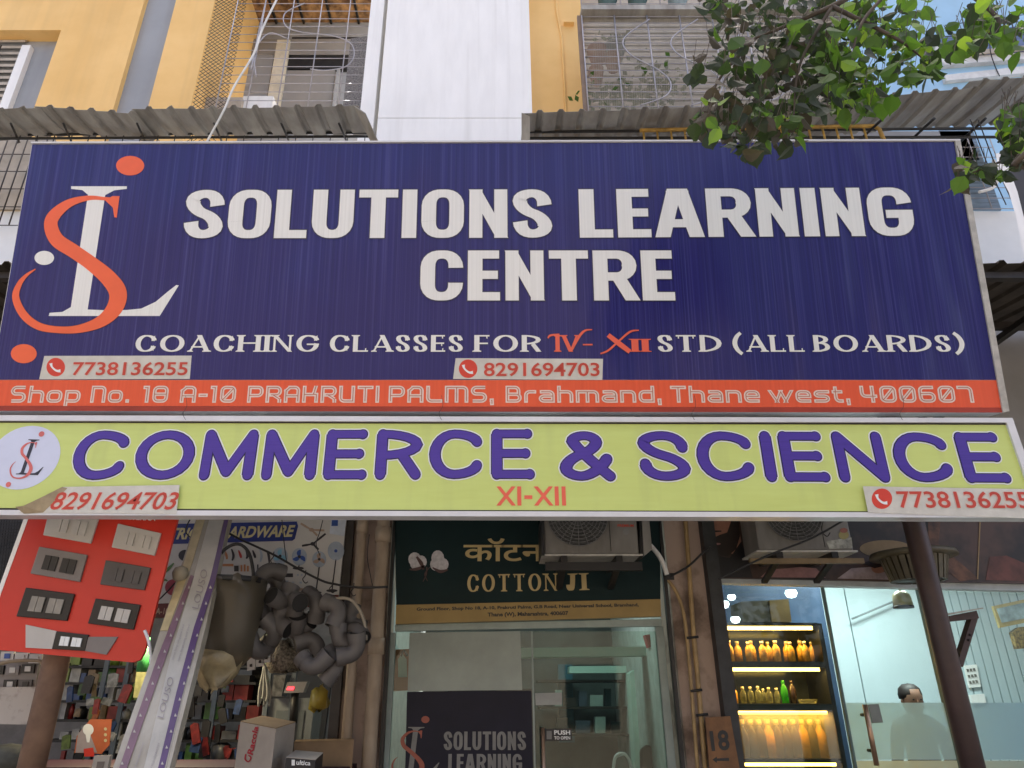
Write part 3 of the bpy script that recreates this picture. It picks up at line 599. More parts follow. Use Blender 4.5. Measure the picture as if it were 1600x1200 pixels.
# white column and its trim
MB().box((X(577), 5.02, zlow), (X(598), YW + .3, zt)).build('column_trim', M_white_wall, bd)
xc0, xc1 = X(598.5, 5.0), X(829, 5.0)
zj = Z(187, 5.0)
MB().box((xc0, 4.98, zlow), (xc1, 5.4, zj - .004)).build('white_column', M_white_wall, bd)
MB().box((xc0, 4.98, zj + .004), (xc1, 5.4, zt)).build('white_column', M_white_wall, bd)
MB().box((xc0 + .01, 4.99, zj - .0039), (xc1 - .01, 5.38, zj + .0039)).build('column_joint', M_beige, bd)
wallbox(xc1 + .001, X(914), zlow, zt).build('yellow_wall', M_yellow, bd)
wallbox(X(1330), 14, zlow, zt, YW + .3, YW + .6).build('sky_blue_wall', M_skyblue, bd)
wallbox(X(914), X(1330), zlow, zt, YW + .25, YW + .5).build('cage_back_wall', M_beige, bd)
MB().tube([(X(880), YW - .01, zlow), (X(880), YW - .01, Z(60)), (X(874), YW - .01, Z(20)), (X(872), YW - .01, zt)], .012, 8).build('conduit', M_yellow, bd)
mkbox(881, 897, 30, 34, YW - .05, .05, 32).build('ledge', M_yellow, bd)
# window in the blue wing
YB = YW + .3
VB = vplane(YB)
def vb(q, y0, y1, nm, m, p): return MB().hexa([vplane(y0).at(*c) for c in q], (0, y1 - y0, 0)).build(nm, m, p)
bw = vb([(1452, 62), (1700, 30), (1708, 84), (1475, 101)], YB - .06, YB - .001, 'window', mat('pale_sill_paint', (.72, .72, .70), .6), bd)
vb([(1463, 58), (1700, 26), (1702, 72), (1482, 89)], YB - .075, YB - .061, 'pane', mat('blue_window_pane', (.13, .19, .36), .15, scale=2, stretch=(1, 1, 16), var=.3), bw)
vb([(1480, 82), (1702, 62), (1703, 69), (1483, 88.5)], YB - .09, YB - .076, 'inner_sill', M_beige, bw)
for x in (1492, 1515, 1540, 1567, 1590): MB().tube([VB.at(x, 30) + Vector((0, -.1, 0)), VB.at(x + 14, 88) + Vector((0, -.1, 0))], .006, 6).build('bar', M_darksteel, bw)
for k in range(4): MB().tube([VB.at(1468, 52 + k * 9) + Vector((0, -.1, 0)), VB.at(1690, 22 + k * 11) + Vector((0, -.1, 0))], .004, 6).build('bar', M_darksteel, bw)
vb([(1476, 117), (1700, 92), (1700, 104), (1478, 126)], YB - .05, YB - .001, 'sill_band', mat('pale_sill_paint', (0, 0, 0)), bd)
wire('wall_cable', [VB.at(1536, 60) + Vector((0, -.11, 0)), VB.at(1537, 92) + Vector((0, -.11, 0)), VB.at(1548, 108) + Vector((0, -.06, 0)), VB.at(1556, 126) + Vector((0, -.06, 0))], .005, M_darksteel, label='thin dark cable running down the sky blue wall below its window', cat='cable')
# first floor band, grilles of the storey behind the navy sign
MB().box((-12, 5.05, zb3), (12, 5.5, zb2)).build('white_floor_band', mat('white_band_paint', (.86, .87, .86), .6, var=.02), bd)
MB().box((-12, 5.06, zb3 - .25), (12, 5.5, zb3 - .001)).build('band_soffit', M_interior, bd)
mkb = lambda a, b_, c, d, Y, th: mkbox(a, b_, c, d, Y, th, (c + d) / 2)
MB().box((-6, 5.02, zb2 + .001), (X(60, 5.0, 290), 5.045, Z(215, 5.0))).build('beige_parapet', M_beige, bd)
MB().box((X(1500, 5.0, 290), 5.03, zb2 + .001), (X(1556, 5.0, 290), 5.045, Z(200, 5.0))).build('blue_louvre_window', mat('blue_grey_glass', (.22, .30, .38), .3, scale=3, stretch=(1, 1, 14), var=.3), bd)

def grille(label, x0, x1, z0, z1, Y, nh, nv, rh, rv, group, m=M_greysteel, curves=0, name='window_grille', mh=None):
    t = thing(name, ((x0 + x1) / 2, Y, z0), label, 'grille', group)
    hb = MB().tube([(x0, Y, 0), (x1, Y, 0)], rh, 6); me = None
    for i in range(nh):
        z = lerp(z0, z1, i / (nh - 1))
        if me is None:
            o = MB().tube([(x0, Y, z), (x1, Y, z)], rh, 6).build('rail', mh or m, t); me = o.data; zz = z
        else:
            o = bpy.data.objects.new('rail', me); COL.objects.link(o); o.parent = t; o.location = (0, 0, z - zz)
    me = None
    for i in range(nv):
        x = lerp(x0, x1, i / (nv - 1))
        if me is None: o = MB().tube([(x, Y - rh - rv, z0), (x, Y - rh - rv, z1)], rv, 6).build('upright', m, t); me = o.data; xx = x
        else:
            o = bpy.data.objects.new('upright', me); COL.objects.link(o); o.parent = t; o.location = (x - xx, 0, 0)
    return t
g1 = grille('steel rod grille with curved bars over the loggia left of the white column', X(352, 5.12), X(583, 5.12), Z(185, 5.12), Z(-40, 5.12), 5.12, 19, 6, .004, .006, None)
def scurve(Y, pts, r, t, m=M_greysteel): wire('curved_bar', [vplane(Y).at(*p) for p in pts], r, m, t)
scurve(5.09, [(476, 5), (446, 20), (446, 40), (470, 50), (520, 56), (548, 68), (553, 88), (540, 104), (510, 110), (485, 108)], .006, g1)
scurve(5.09, [(400, 120), (398, 80), (420, 52), (448, 60)], .006, g1)
t = thing('diamond_mesh', (X(330), 5.16, Z(100)), 'black diamond wire mesh over the yellow side of the loggia', 'mesh')
b = MB(); xa, xb_ = X(315, 5.14), X(366, 5.14); za, zb4 = Z(185, 5.14), Z(-10, 5.14); n = 34
st_ = (zb4 - za) / n
for i in range(-8, n):
    for s in (1, -1):
        z0 = za + i * st_; z1 = z0 + (xb_ - xa) * .95
        if s < 0: z0, z1 = z1, z0
        b.tube([(xa, 5.14 + s * .003, z0), (xb_, 5.14 + s * .003, z1)], .0032, 4, cap=False)
b.build('wire_mesh', M_black, t)
M_black_rod = M_darksteel
# cage on the right
YC = 4.78
cg = grille('projecting steel window cage with curved bars and flower pots, right of the white column', X(914, YC, 100), X(1335, YC, 100), Z(190, YC), Z(26, YC), YC, 16, 9, .0045, .007, None)
for o_ in (((1015, 30), (975, 60), (985, 85), (1030, 110), (1048, 130), (1040, 150), (1000, 165)), ((1090, 30), (1050, 60), (1060, 85), (1110, 110), (1128, 130), (1120, 150), (1080, 165)), ((1190, 30), (1150, 60), (1160, 85), (1210, 110), (1228, 130), (1220, 150), (1180, 165))): scurve(YC - .03, o_, .006, cg)
MB().box((X(908, YC, 30), YC - .06, Z(23, YC)), (X(1340, YC, 30), YC + .09, Z(16, YC))).build('cage_top', M_zinc, cg)
MB().box((X(907, YC, 100), YC, Z(190, YC)), (X(915, YC, 100), YC + .03, Z(24, YC))).build('corner_post', mat('brown_post', (.22, .15, .10), .6), cg)
b = MB(); x0, x1, z0, z1 = X(918, YC), X(1330, YC), Z(188, YC + .06), Z(30, YC + .06)
for i in range(110):
    z = lerp(z0, z1, i / 110)
    b.tube([(x0, YC + .05, z), (x1, YC + .05, z + .02)], .0024, 3, cap=False)
for i in range(150):
    x = lerp(x0, x1, i / 150); b.tube([(x, YC + .055, z0), (x + .12, YC + .055, z1)], .0016, 3, cap=False)
o = b.build('fine_wire_net', mat('bright_net', (.60, .57, .52), .5), cg); o['kind'] = 'stuff'
sl = None; YL = YW + .2
for i in range(18):
    z = Z(22 + i * 9.6, YL)
    if sl is None:
        sl = MB().hexa([(X(916), YL, z), (X(1330), YL, z), (X(1330), YL, z + .05), (X(916), YL, z + .05)], (0, .012, .03)).build('louvre', mat('pale_louvre', (.72, .64, .52), .7, scale=5, var=.15), bd); z00 = z
    else:
        o = bpy.data.objects.new('louvre', sl.data); COL.objects.link(o); o.parent = bd; o.location = (0, 0, z - z00)
M_terra = mat('terracotta', (.32, .12, .06), .8); M_foil = leaf_mat('potted_foliage', (.03, .07, .015), (.09, .17, .04), (.10, .22, .03))
def sprig(mb, c, r, n, size):
    for _ in range(n):
        d = Vector((random.gauss(0, 1), random.gauss(0, .6), random.gauss(0, 1))) * r * .5; p = Vector(c) + d
        a = Vector((random.uniform(-1, 1), random.uniform(-1, 1), random.uniform(-1, .6))).normalized() * size; s = a.cross(Vector((random.random(), random.random(), random.random()))).normalized() * size * .32
        mb.poly([p, p + a * .5 + s, p + a, p + a * .5 - s])
    return mb
def pot(px, py, col, lab, r=.09, bush=0):
    p = W(px, py, YC + .2); t = thing('flower_pot', p, lab, 'flower pot', None)
    MB().lathe([(0, -.08), (r * .7, -.08), (r, .06), (r * 1.08, .06), (r * 1.08, .09), (r * .9, .09), (r * .85, .05), (0, .05)], p, 14).build('pot', col, t)
    if bush: sprig(MB(), p + Vector((0, 0, .16)), .16, bush, .07).build('foliage', M_foil, t)['kind'] = 'stuff'
M_teal = mat('teal_glaze', (.10, .20, .22), .3)
pot(933, 88, M_terra, 'reddish flower pot inside the window cage, leftmost of the upper row'); pot(961, 84, M_teal, 'dark teal glazed pot inside the window cage', .1, 22); pot(958, 99, M_terra, 'terracotta pot inside the window cage, below the teal pot', .08)
pot(932, 120, M_terra, 'lowest terracotta pot at the left post of the window cage', .07)
for i, (px, py, lab) in enumerate(((952, 155, 'small leafy plant low in the window cage by its left post'), (1000, 150, 'broad leafy plant low in the middle of the window cage'), (1035, 128, 'taller leafy plant inside the window cage right of the pots'))):
    t = thing('potted_plant', W(px, py, YC + .2), lab, 'plant'); sprig(MB(), W(px, py, YC + .2), .25, 110, .07).build('foliage', M_foil, t)['kind'] = 'stuff'
for px, m, lab, k in ((950, M_teal, 'small pale pot on the ledge above the window cage, leftmost', 26), (997, M_teal, 'pale blue bowl pot on the ledge above the window cage', 0), (1060, mat('pale_blue_crock', (.35, .48, .55), .4), 'wide pale blue tub on the ledge above the window cage', 12)): pot(px, 8, m, lab, .09, k)
grille('upper balcony grille just above the window cage ledge', X(908, YC, 0), X(1340, YC, 0), Z(14, YC), Z(-60, YC), YC + .02, 8, 8, .004, .007, None)

# ------------------------------------------------------------------ corrugated awnings
def corrugated(A, B, back, pitch=.165, h=.022, th=.002, seed=0):
    rnd = random.Random(seed); A, B, back = Vector(A), Vector(B), Vector(back); d = B - A; L = d.length; d.normalize(); up = back.cross(d).normalized()
    if up.z < 0: up = -up
    prof = [(0, 0), (.62, 0), (.72, 1), (.9, 1)]; pts = []; k = 0
    while k * pitch < L:
        for a, hh in prof:
            s = (k + a) * pitch
            if s <= L: pts.append((s, hh * h))
        k += 1
    pts.append((L, 0)); mb = MB()
    NB = 5
    rows = []
    for j in range(NB + 1):
        sag = -.012 * math.sin(math.pi * j / NB)
        rows.append([A + d * s + up * (hh + rnd.gauss(0, .0012) + sag) + back * (j / NB) + (back.normalized() * rnd.gauss(0, .004) if j == 0 else Vector()) for s, hh in pts])
    n = len(pts)
    for off in (0, th):
        b0 = len(mb.v)
        for rw in rows: mb.v += [p + up * off for p in rw]
        for j in range(NB):
            for i in range(n - 1): mb.f.append((b0 + j * n + i, b0 + j * n + i + 1, b0 + (j + 1) * n + i + 1, b0 + (j + 1) * n + i)); mb.sm.append(False)
    for i in range(n - 1): mb.f.append((i, i + 1, i + 1 + n * (NB + 1), i + n * (NB + 1))); mb.sm.append(False)
    return mb
YA = 4.2
back = Vector((0, .40, .085))
aw = thing('corrugated_awning', W(280, 170, YA), 'weathered grey corrugated sheet awning under the yellow wall, left of the white column', 'awning', 'upper corrugated awnings')
for i, (a, b_) in enumerate((((-60, 176), (62, 168)), ((52, 166), (214, 178)), ((206, 171), (560, 166)))):
    corrugated(W(*a, YA - .004 * i), W(*b_, YA - .004 * i), back, seed=i).build('sheet', M_zinc, aw)
MB().hexa([W(553, 166, YA - .01), W(571, 178, YA - .01), W(592, 224, YA + .2), W(580, 224, YA + .2)], (0, 0, .01)).build('end_flashing', M_zinc, aw)
for z_, y_ in ((213, YA + .30), (207, YA + .36)): MB().tube([W(-60, z_ + 4, y_), W(583, z_, y_)], .011, 6).build('support_rail', M_darksteel, aw)
for px in (18, 100, 215, 335, 440, 530): MB().tube([W(px, 190, YA + .02) + Vector((0, 0, -.02)), W(px + 12, 222, YA + .42)], .009, 6).build('support_arm', M_darksteel, aw)
for px in range(30, 580, 27): MB().box(W(px, 216, YA + .21) - Vector((.003, 0, .05)), W(px, 216, YA + .21) + Vector((.003, .006, .03))).build('hook', M_darksteel, aw)
aw = thing('corrugated_awning', W(1200, 170, YA), 'weathered grey corrugated sheet awning behind the leaves, right of the white column', 'awning', 'upper corrugated awnings')
for i, (a, b_) in enumerate((((817, 177), (1290, 161)), ((1278, 159), (1530, 137)), ((1515, 127), (1700, 116)))):
    corrugated(W(*a, YA - .004 * i), W(*b_, YA - .004 * i), back * (1.0, 1.35, 1.7)[i], seed=i + 9).build('sheet', M_zinc, aw)
MB().hexa([W(815, 176, YA - .01), W(828, 182, YA - .01), W(828, 226, YA + .1), W(815, 226, YA + .1)], (0, .02, 0)).build('end_flashing', M_zinc, aw)
for (a, c), y_ in (((206, 200), YA + .25), ((216, 214), YA + .3)): MB().tube([W(828, a, y_), W(1640, c, y_)], .012, 6).build('support_rail', M_darksteel, aw)
for px in (1340, 1420, 1500, 1560): MB().tube([W(px + 40, 185, YA + .05), W(px, 222, YA + .4)], .011, 6).build('support_arm', M_darksteel, aw)
M_ygr = mat('yellow_rail_paint', (.50, .30, .06), .6, scale=10, var=.25)
rl = thing('yellow_railing', W(1190, 205, 4.40), 'ochre painted balcony railing under the right awning', 'railing')
MB().tube([W(1000, 204, 4.40), W(1120, 201, 4.40), W(1365, 197, 4.40), W(1374, 202, 4.40), W(1384, 226, 4.40)], .016, 8).build('handrail', M_ygr, rl)
ob = None
for i in range(17):
    px = 1005 + i * 21.5; p0, p1 = W(px, 204 - (px - 1000) * .018, 4.40), W(px, 236, 4.40); p1.x = p0.x
    MB().tube([p0, p1], .0085, 6).build('baluster', M_ygr, rl)
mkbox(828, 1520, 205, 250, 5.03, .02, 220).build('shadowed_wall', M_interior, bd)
# lower canopy, above the shop fronts
zl_ = Z(418, 3.8)
ca = thing('lower_canopy', (0, 4.4, zl_), 'dark rusty corrugated canopy behind the sign boards, over the shop fronts', 'canopy')
corrugated((-6, 3.78, zl_), (6, 3.78, zl_ + .02), (0, 1.22, .18), seed=4).build('sheet', M_zinc_dark, ca)
for i in range(13):
    x = -5.8 + i * .95; MB().box((x, 3.85, zl_ - .09), (x + .05, 5.0, zl_ - .05)).build('joist', M_darksteel, ca)
MB().box((-6, 3.84, zl_ - .05), (6, 3.89, zl_ - .005)).build('edge_beam', M_brown_dark, ca)
MB().box((-6, 4.5, zl_ - .05), (6, 4.55, zl_ + .0)).build('edge_beam', M_brown_dark, ca)
for sx in (1, -1): MB().tube([(sx * 3.15, 4.95, zl_ - .7), (sx * 2.95, 3.95, zl_ - .1)], .03, 8).build('brace', M_brown_dark, ca)
# white board with a torn edge right of the sign
t = thing('white_board', W(1575, 330, 4.0), 'curved white board edge with a brown rim, right of the navy sign', 'board')
b = MB(); P = [(1556, 240, 1572, 236), (1560, 270, 1576, 262), (1576, 300, 1590, 300), (1588, 340, 1600, 340), (1600, 400, 1614, 400)]
for i in range(4): b.poly([W(P[i][0], P[i][1], 4.1), W(P[i][2], P[i][3], 4.1), W(P[i + 1][2], P[i + 1][3], 4.1), W(P[i + 1][0], P[i + 1][1], 4.1)])
b.build('sheet', M_white_wall, t)
b = MB()
for i in range(4): b.poly([W(P[i][2], P[i][3], 4.102), W(P[i][2] + 60, P[i][3], 4.102), W(P[i + 1][2] + 60, P[i + 1][3], 4.102), W(P[i + 1][2], P[i + 1][3], 4.102)])
b.build('rim', M_brown_dark, t)
wire('white_pipe', [W(1530, 300, 4.9), W(1553, 292, 4.9), W(1560, 270, 4.9), W(1552, 250, 4.9)], .014, M_white_wall, label='curved white pipe right of the navy sign', cat='pipe')
for dx in (0, 12): wire('wire', [W(1516 + dx, 186, 4.0), W(1540 + dx, 250, 4.2), W(1572 + dx, 320, 4.6)], .004, M_darksteel, label='thin dark wire hanging from the right awning, ' + ('nearer the navy sign' if dx == 0 else 'farther from the navy sign'), cat='wire', group='wires hanging from the right awning', sm=False)
wire('white_cable', [W(437, -10, 4.05), W(410, 45, 4.05), W(396, 85, 4.05), W(366, 135, 4.05), W(350, 172, 4.05), W(322, 224, 4.12)], .008, mat('white_cable_sheath', (.75, .74, .70), .5), label='white cable hanging across the loggia grille and the left awning', cat='cable')
wire('grey_cable', [W(418, -10, 4.95), W(402, 60, 4.95), W(392, 110, 4.95)], .005, M_greysteel, label='thin grey cable beside the white cable over the loggia', cat='cable')
g0 = grille('dark rod grille over the beige wall left of the navy sign', X(-60, 4.98, 290), X(52, 4.98, 290), Z(352, 4.98), Z(215, 4.98), 4.98, 6, 8, .004, .006, None, m=M_brown_dark)
grille('pale rod grille over the blue window right of the navy sign', X(1500, 4.98, 290), X(1572, 4.98, 290), Z(326, 4.98), Z(215, 4.98), 4.98, 8, 3, .004, .005, None)
# ------------------------------------------------------------------ ground floor: walls, rooms
V5 = vplane(5.0)
def XR(px, row, Y=5.0): return W(px, row, Y).x
zc0 = 3.02
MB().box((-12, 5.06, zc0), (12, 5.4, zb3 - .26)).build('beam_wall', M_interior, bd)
MB().box((-12, 5.401, zc0 + .02), (12, 8.4, zc0 + .12)).build('shop_ceiling', mat('ceiling_plaster', (.45, .44, .42), .8), bd)
structure(MB().box((-12, 5.001, -.14), (12, 8.6, .05)).build('floor', mat('shop_tiles', (.32, .30, .28), .4)))
xa1, xa2 = XR(553, 810), XR(614, 810)
xb1, xb2 = XR(1035, 810), XR(1097, 810)
MB().box((xa1, 4.99, 0.01), (xa2, 5.35, 4.0)).build('plaster_pillar', M_pink_plaster, bd)
MB().box((xb1, 4.99, 0.01), (xb2, 5.35, 4.0)).build('plaster_pillar', M_pink_plaster, bd)
MB().box((xa1 + .1, 5.36, .06), (xa2 - .05, 8.4, zc0 + .01)).build('party_wall', mat('pale_room_wall', (.42, .46, .44), .7), bd)
MB().box((xb1 + .05, 5.36, .06), (xb2 + .1, 8.4, zc0 + .01)).build('party_wall', mat('pale_room_wall', (0, 0, 0)), bd)
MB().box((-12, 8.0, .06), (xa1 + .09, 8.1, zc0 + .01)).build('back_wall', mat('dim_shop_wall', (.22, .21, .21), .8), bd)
def upright(px, row, Y, w, z0, z1, nm, m, p, d=.05):
    x = XR(px, row, Y); return MB().box((x, Y, z0), (x + w, Y + d, z1)).build(nm, m, p)
upright(541, 806, 4.93, .06, .02, 3.3, 'shop_frame', M_brown_dark, bd)
upright(613, 830, 4.93, .022, .02, 3.4, 'shop_frame', M_darksteel, bd)
upright(1030, 830, 4.93, .022, .02, 3.4, 'shop_frame', M_darksteel, bd)
upright(1096, 812, 4.90, .085, .02, 3.4, 'shop_frame', mat('charcoal_frame', (.03, .032, .034), .5, scale=10, var=.25), bd, .12)
# drain pipes and conduits on the pillars
M_pipe = mat('stained_cream_pipe', (.40, .32, .23), .6, scale=5, stretch=(1, 1, .35), col2=(.20, .14, .09), bump=.15)
M_cond = mat('ochre_conduit', (.42, .28, .12), .5, scale=8, var=.2)
def pipe(px, row, Y, r, lab, collars=()):
    x = XR(px, row, Y); t = thing('drain_pipe', (x, Y, 0), lab, 'pipe', 'drain pipes on the left pillar')
    MB().tube([(x, Y, .01), (x, Y, 3.9)], r, 16).build('tube', M_pipe, t)
    for cy in collars: z = Z(cy, Y); MB().tube([(x, Y, z - .05), (x, Y, z + .05)], r * 1.22, 16).build('collar', M_pipe, t)
    return t
pipe(567, 812, 4.90, .033, 'slim stained drain pipe, left one of the two on the pillar by the hardware shop', (822, 970)); pipe(600, 812, 4.88, .045, 'thicker stained drain pipe beside the green shop sign, right one of the two', (836, 1010))
def px3(pts, Y): return [W(x, y, Y) for x, y in pts]
wire('conduit', px3([(1070, 800), (1076, 880), (1083, 981), (1092, 1080), (1103, 1215)], 4.95), .016, M_cond, label='ochre conduit running straight down the right plaster pillar', cat='conduit', seg=8)
wire('conduit', px3([(1042, 905), (1055, 922), (1066, 950), (1072, 985), (1079, 1060), (1091, 1215)], 4.94), .012, M_cond, label='thinner ochre conduit bending in from the left and running down the right plaster pillar', cat='conduit', seg=8)
cl_ = thing('pipe_clip', W(1085, 1040, 4.94), 'dark clips holding the two conduits to the right pillar', 'clip')
for px, py in ((1082, 996), (1088, 1079), (1097, 1117)): MB().tube([W(px - 9, py + 1, 4.93), W(px + 9, py - 1, 4.93)], .009, 6).build('strap', M_darksteel, cl_)
wire('insulated_hose', px3([(1016, 852), (1028, 866), (1036, 880), (1042, 898)], 4.8), .016, mat('white_cable_sheath', (0, 0, 0)), label='white insulated hose curving down from the left air conditioner', cat='hose')
wire('black_cable', px3([(1048, 900), (1075, 885), (1100, 862), (1110, 855)], 4.85), .008, M_black, label='black cable crossing the right pillar from a connector', cat='cable')
MB().box(W(1041, 906, 4.86), W(1056, 893, 4.80) + Vector((0, .06, 0))).build('connector', M_black, label='black cable connector at the top of the right plaster pillar', cat='connector')
wire('black_cable', px3([(1122, 905), (1200, 868), (1270, 840), (1330, 806)], 4.4), .007, M_black, label='black cable crossing in front of the right air conditioner', cat='cable')
# number plate
np_ = thing('number_plate', W(1128, 1160, 4.88), 'brown painted number plate reading 18 at the foot of the right pillar', 'plate')
NPq = [(1102, 1121), (1141, 1119), (1156, 1202), (1109, 1204)]
slab(NPq, 4.88, .01).build('plate', mat('brown_plate', (.22, .10, .035), .6, scale=8, col2=(.12, .055, .02)), np_)
PN = vplane(4.88)
words(PN, '18', 1109, 1140, 1172, 1142, M_black, np_, off=.002, bold=.03, rot=[(1108, 1142), (1137, 1140), (1141, 1172), (1112, 1174)])
MB().poly([PN.at(*p) + PN.n * .002 for p in ((1113, 1187), (1120, 1182), (1120, 1185), (1139, 1184), (1139, 1189), (1120, 1189), (1120, 1192))]).build('arrow', M_black, np_)

# ------------------------------------------------------------------ cotton shop
M_dgreen = mat('dark_green_board', (.004, .019, .020), .5, scale=4, var=.12, spec=.2); M_gold = mat('gold_board', (.34, .235, .085), .5, scale=4, var=.1, spec=.3)
cs = thing('shop_sign', W(820, 900, 4.93), 'dark green fascia sign with gold lettering and a gold address band above the glass door', 'shop sign')
slab([(616, 790), (1031, 790), (1032, 936), (619, 945)], 4.93, .05).build('green_panel', M_dgreen, cs)
slab([(619, 945.2), (1032, 936.2), (1033, 963), (618, 975)], 4.925, .055).build('gold_band', M_gold, cs)
C4 = vplane(4.93); M_goldtxt = mat('gold_lettering', (.50, .38, .17), .4, var=.05)
words(C4, 'कॉटन', 724, 850, 877, 841, M_goldtxt, cs, off=.003, bold=.014, name='lettering')
lettering(C4, 'COTTON', 730, 871, 925, 897, BODONI, M_goldtxt, cs, off=.003, base2=923); lettering(C4, 'JI', 885, 917, 923, 896, BODONI, M_goldtxt, cs, off=.003, base2=922)
words(C4, 'Ground Floor, Shop No 18, A-10, Prakruti Palms, G.B Road, Near Universal School, Bramhand,', 651, 998, 956, 946, M_black, cs, off=.007, bold=.035, base2=949)
words(C4, 'Thane (W), Maharashtra, 400607', 762, 888, 965.5, 956, M_black, cs, off=.007, bold=.035, base2=963)
Mbud = mat('cotton_white', (.52, .50, .50), .8, scale=40, var=.15); Mhusk = mat('husk_brown', (.09, .05, .045), .8)
for cx, cy, rx, ry in ((648, 874, 10, 11), (658, 878, 9, 10), (650, 882, 9, 8), (684, 872, 10, 12), (692, 882, 9, 10), (681, 882, 9, 10)): flat(C4, ell(cx, cy, rx, ry, 14), .003 + cx * 1e-6).build('cotton_boll', Mbud, cs)
b = MB()
for P in ([(651, 870, 3), (658, 880, 6), (662, 890, 3)], [(640, 890, 2), (652, 889, 5), (664, 884, 2)], [(676, 887, 2), (688, 893, 5), (700, 890, 2)], [(667, 886, 2), (666, 898, 2), (661, 909, 1)], [(672, 886, 1), (664, 897, 2), (668, 908, 1)]): brush(b, C4, P, .0045)
b.build('boll_husk', Mhusk, cs)
ds = thing('glass_shopfront', (XR(820, 1090, 5.08), 5.08, .02), 'glass door and fixed pane of the middle shop in a pale aluminium frame', 'door')
M_gfr = mat('grey_green_frame', (.30, .36, .33), .4, scale=8, var=.1); M_glass = sheet_glass('clear_glass', (.90, .95, .93)); M_glass2 = sheet_glass('greenish_glass', (.78, .88, .85))
slab([(617, 976), (1034, 967), (1034, 978), (617, 986)], 5.0, .06).build('header', M_gfr, ds)
x0, xm, x1 = XR(611, 1000, 5.06), XR(832, 1090, 5.06), XR(1037, 1000, 5.06); zh = Z(984, 5.06)
MB().box((x0, 5.04, .06), (x0 + .03, 5.09, zh - .02)).build('jamb', M_gfr, ds); MB().box((x1 - .05, 5.04, .06), (x1, 5.09, zh + .02)).build('jamb', M_gfr, ds)
MB().box((x0 + .03, 5.065, .06), (xm, 5.073, zh - .01)).build('fixed_pane', M_glass, ds)
dl = MB().box((xm + .012, 5.06, .06), (x1 - .05, 5.068, zh - .01)).build('door_leaf', M_glass2, ds)
MB().box((xm - .0, 5.055, .06), (xm + .011, 5.075, zh - .01)).build('mullion', M_gfr, ds)
xh = XR(848, 1140, 4.99); M_copper = mat('brushed_copper', (.50, .33, .22), .3, metal=.8)
MB().tube([(xh, 4.99, Z(1137, 4.99)), (xh, 4.99, .75)], .013, 10).build('handle', M_copper, ds); MB().tube([(xh, 4.99, Z(1146, 4.99)), (xh, 5.058, Z(1146, 4.99))], .008, 8).build('handle_mount', M_copper, ds)
G5 = vplane(5.055)
p_ = slab([(640, 989), (813, 986), (816, 1078), (637, 1080)], 5.055, .002).build('paper_sheet', mat('tracing_paper', (.33, .37, .33), .6, scale=3, var=.1)); tag(p_, 'pale blank paper sheet taped inside the upper left of the glass shopfront', 'paper')
po = thing('door_poster', W(732, 1150, 5.05), 'dark blue poster with grey words and the emblem on the glass shopfront', 'poster')
slab([(636, 1081), (830, 1079), (836, 1330), (630, 1330)], 5.053, .002).build('sheet', mat('poster_navy', (.010, .010, .024), .5, spec=.25), po)
M_pgrey = mat('poster_grey', (.20, .20, .19), .5); GP = vplane(5.05)
NARR = dict(BLOCK, A=.24, B=.15, w={k: v * .72 for k, v in BLOCK['w'].items()}, w0=.65)
lettering(GP, 'SOLUTIONS', 693, 822, 1172, 1143, NARR, M_pgrey, po, off=.0); lettering(GP, 'LEARNING', 700, 816, 1206, 1178, NARR, M_pgrey, po, off=.0)
emblem(GP, lambda x, y: (638 + (x - 112) * .29, 1136 + (y - 292) * .36), po, M_pgrey, mat('poster_orange', (.32, .07, .04), .4), .0, None, False)
pu = thing('push_sticker', W(871, 1147, 5.05), 'small black sticker reading push to open on the glass door', 'sticker')
slab([(850, 1139), (893, 1138), (894, 1157), (851, 1158)], 5.05, .001).build('film', M_black, pu)
words(GP, 'PUSH', 866, 891, 1148, 1141, M_white_ink, pu, off=.002, bold=.03); words(GP, 'TO OPEN', 866, 891, 1155.5, 1150.5, M_white_ink, pu, off=.002, bold=.02)
flat(GP, [(854, 1142), (862, 1142), (862, 1155), (854, 1155)], .002).build('hand_mark', M_pgrey, pu)
tag(slab([(836, 1083), (878, 1082), (878, 1101), (837, 1102)], 5.05, .002).build('paper_note', mat('note_grey', (.34, .35, .33), .6)), 'small blank grey note on the glass door above the push sticker', 'paper')
# its room
M_acdark_ = mat('dull_blue_box', (.06, .08, .11), .6, var=.2); ordn_ = ['upper row far left', 'upper row second', 'upper row third', 'upper row fourth', 'upper row fifth', 'upper row far right', 'lower row third', 'lower row fourth', 'lower row far left', 'lower row far right']
M_mint = mat('mint_wall', (.50, .66, .58), .6, scale=2, var=.06)
MB().box((xa2, 7.9, .06), (xb1 + .04, 8.0, zc0 + .01)).build('room_wall', mat('grey_green_room', (.10, .125, .12), .7, scale=1.6, var=.3), bd)
def rbox(q, Y, th, nm, m, p=None, **k): return slab(q, Y, th).build(nm, m, p, **k)
rbox([(813, 1012), (1024, 1010), (1022, 1024), (813, 1027)], 6.2, .2, 'ceiling_beam', M_mint, bd)
rbox([(890, 1041), (1008, 1040), (1006, 1051), (890, 1052)], 7.2, .2, 'ceiling_beam', M_mint, bd)
rbox([(984, 1052), (1018, 1026), (1052, 1300), (1000, 1300)], 6.8, .2, 'side_panel', M_mint, bd)
rbox([(872, 1038), (894, 1038), (898, 1160), (874, 1160)], 7.6, .05, 'blue_panel', mat('petrol_blue', (.05, .16, .22), .5), bd)
cb = thing('wooden_shrine', W(628, 1046, 5.6), 'small orange brown wooden shrine with a pointed arch behind the left edge of the glass', 'shrine')
rbox([(616, 1015), (641, 1014), (640, 1078), (612, 1080)], 5.62, .15, 'back_board', mat('orange_wood', (.36, .13, .04), .5), cb)
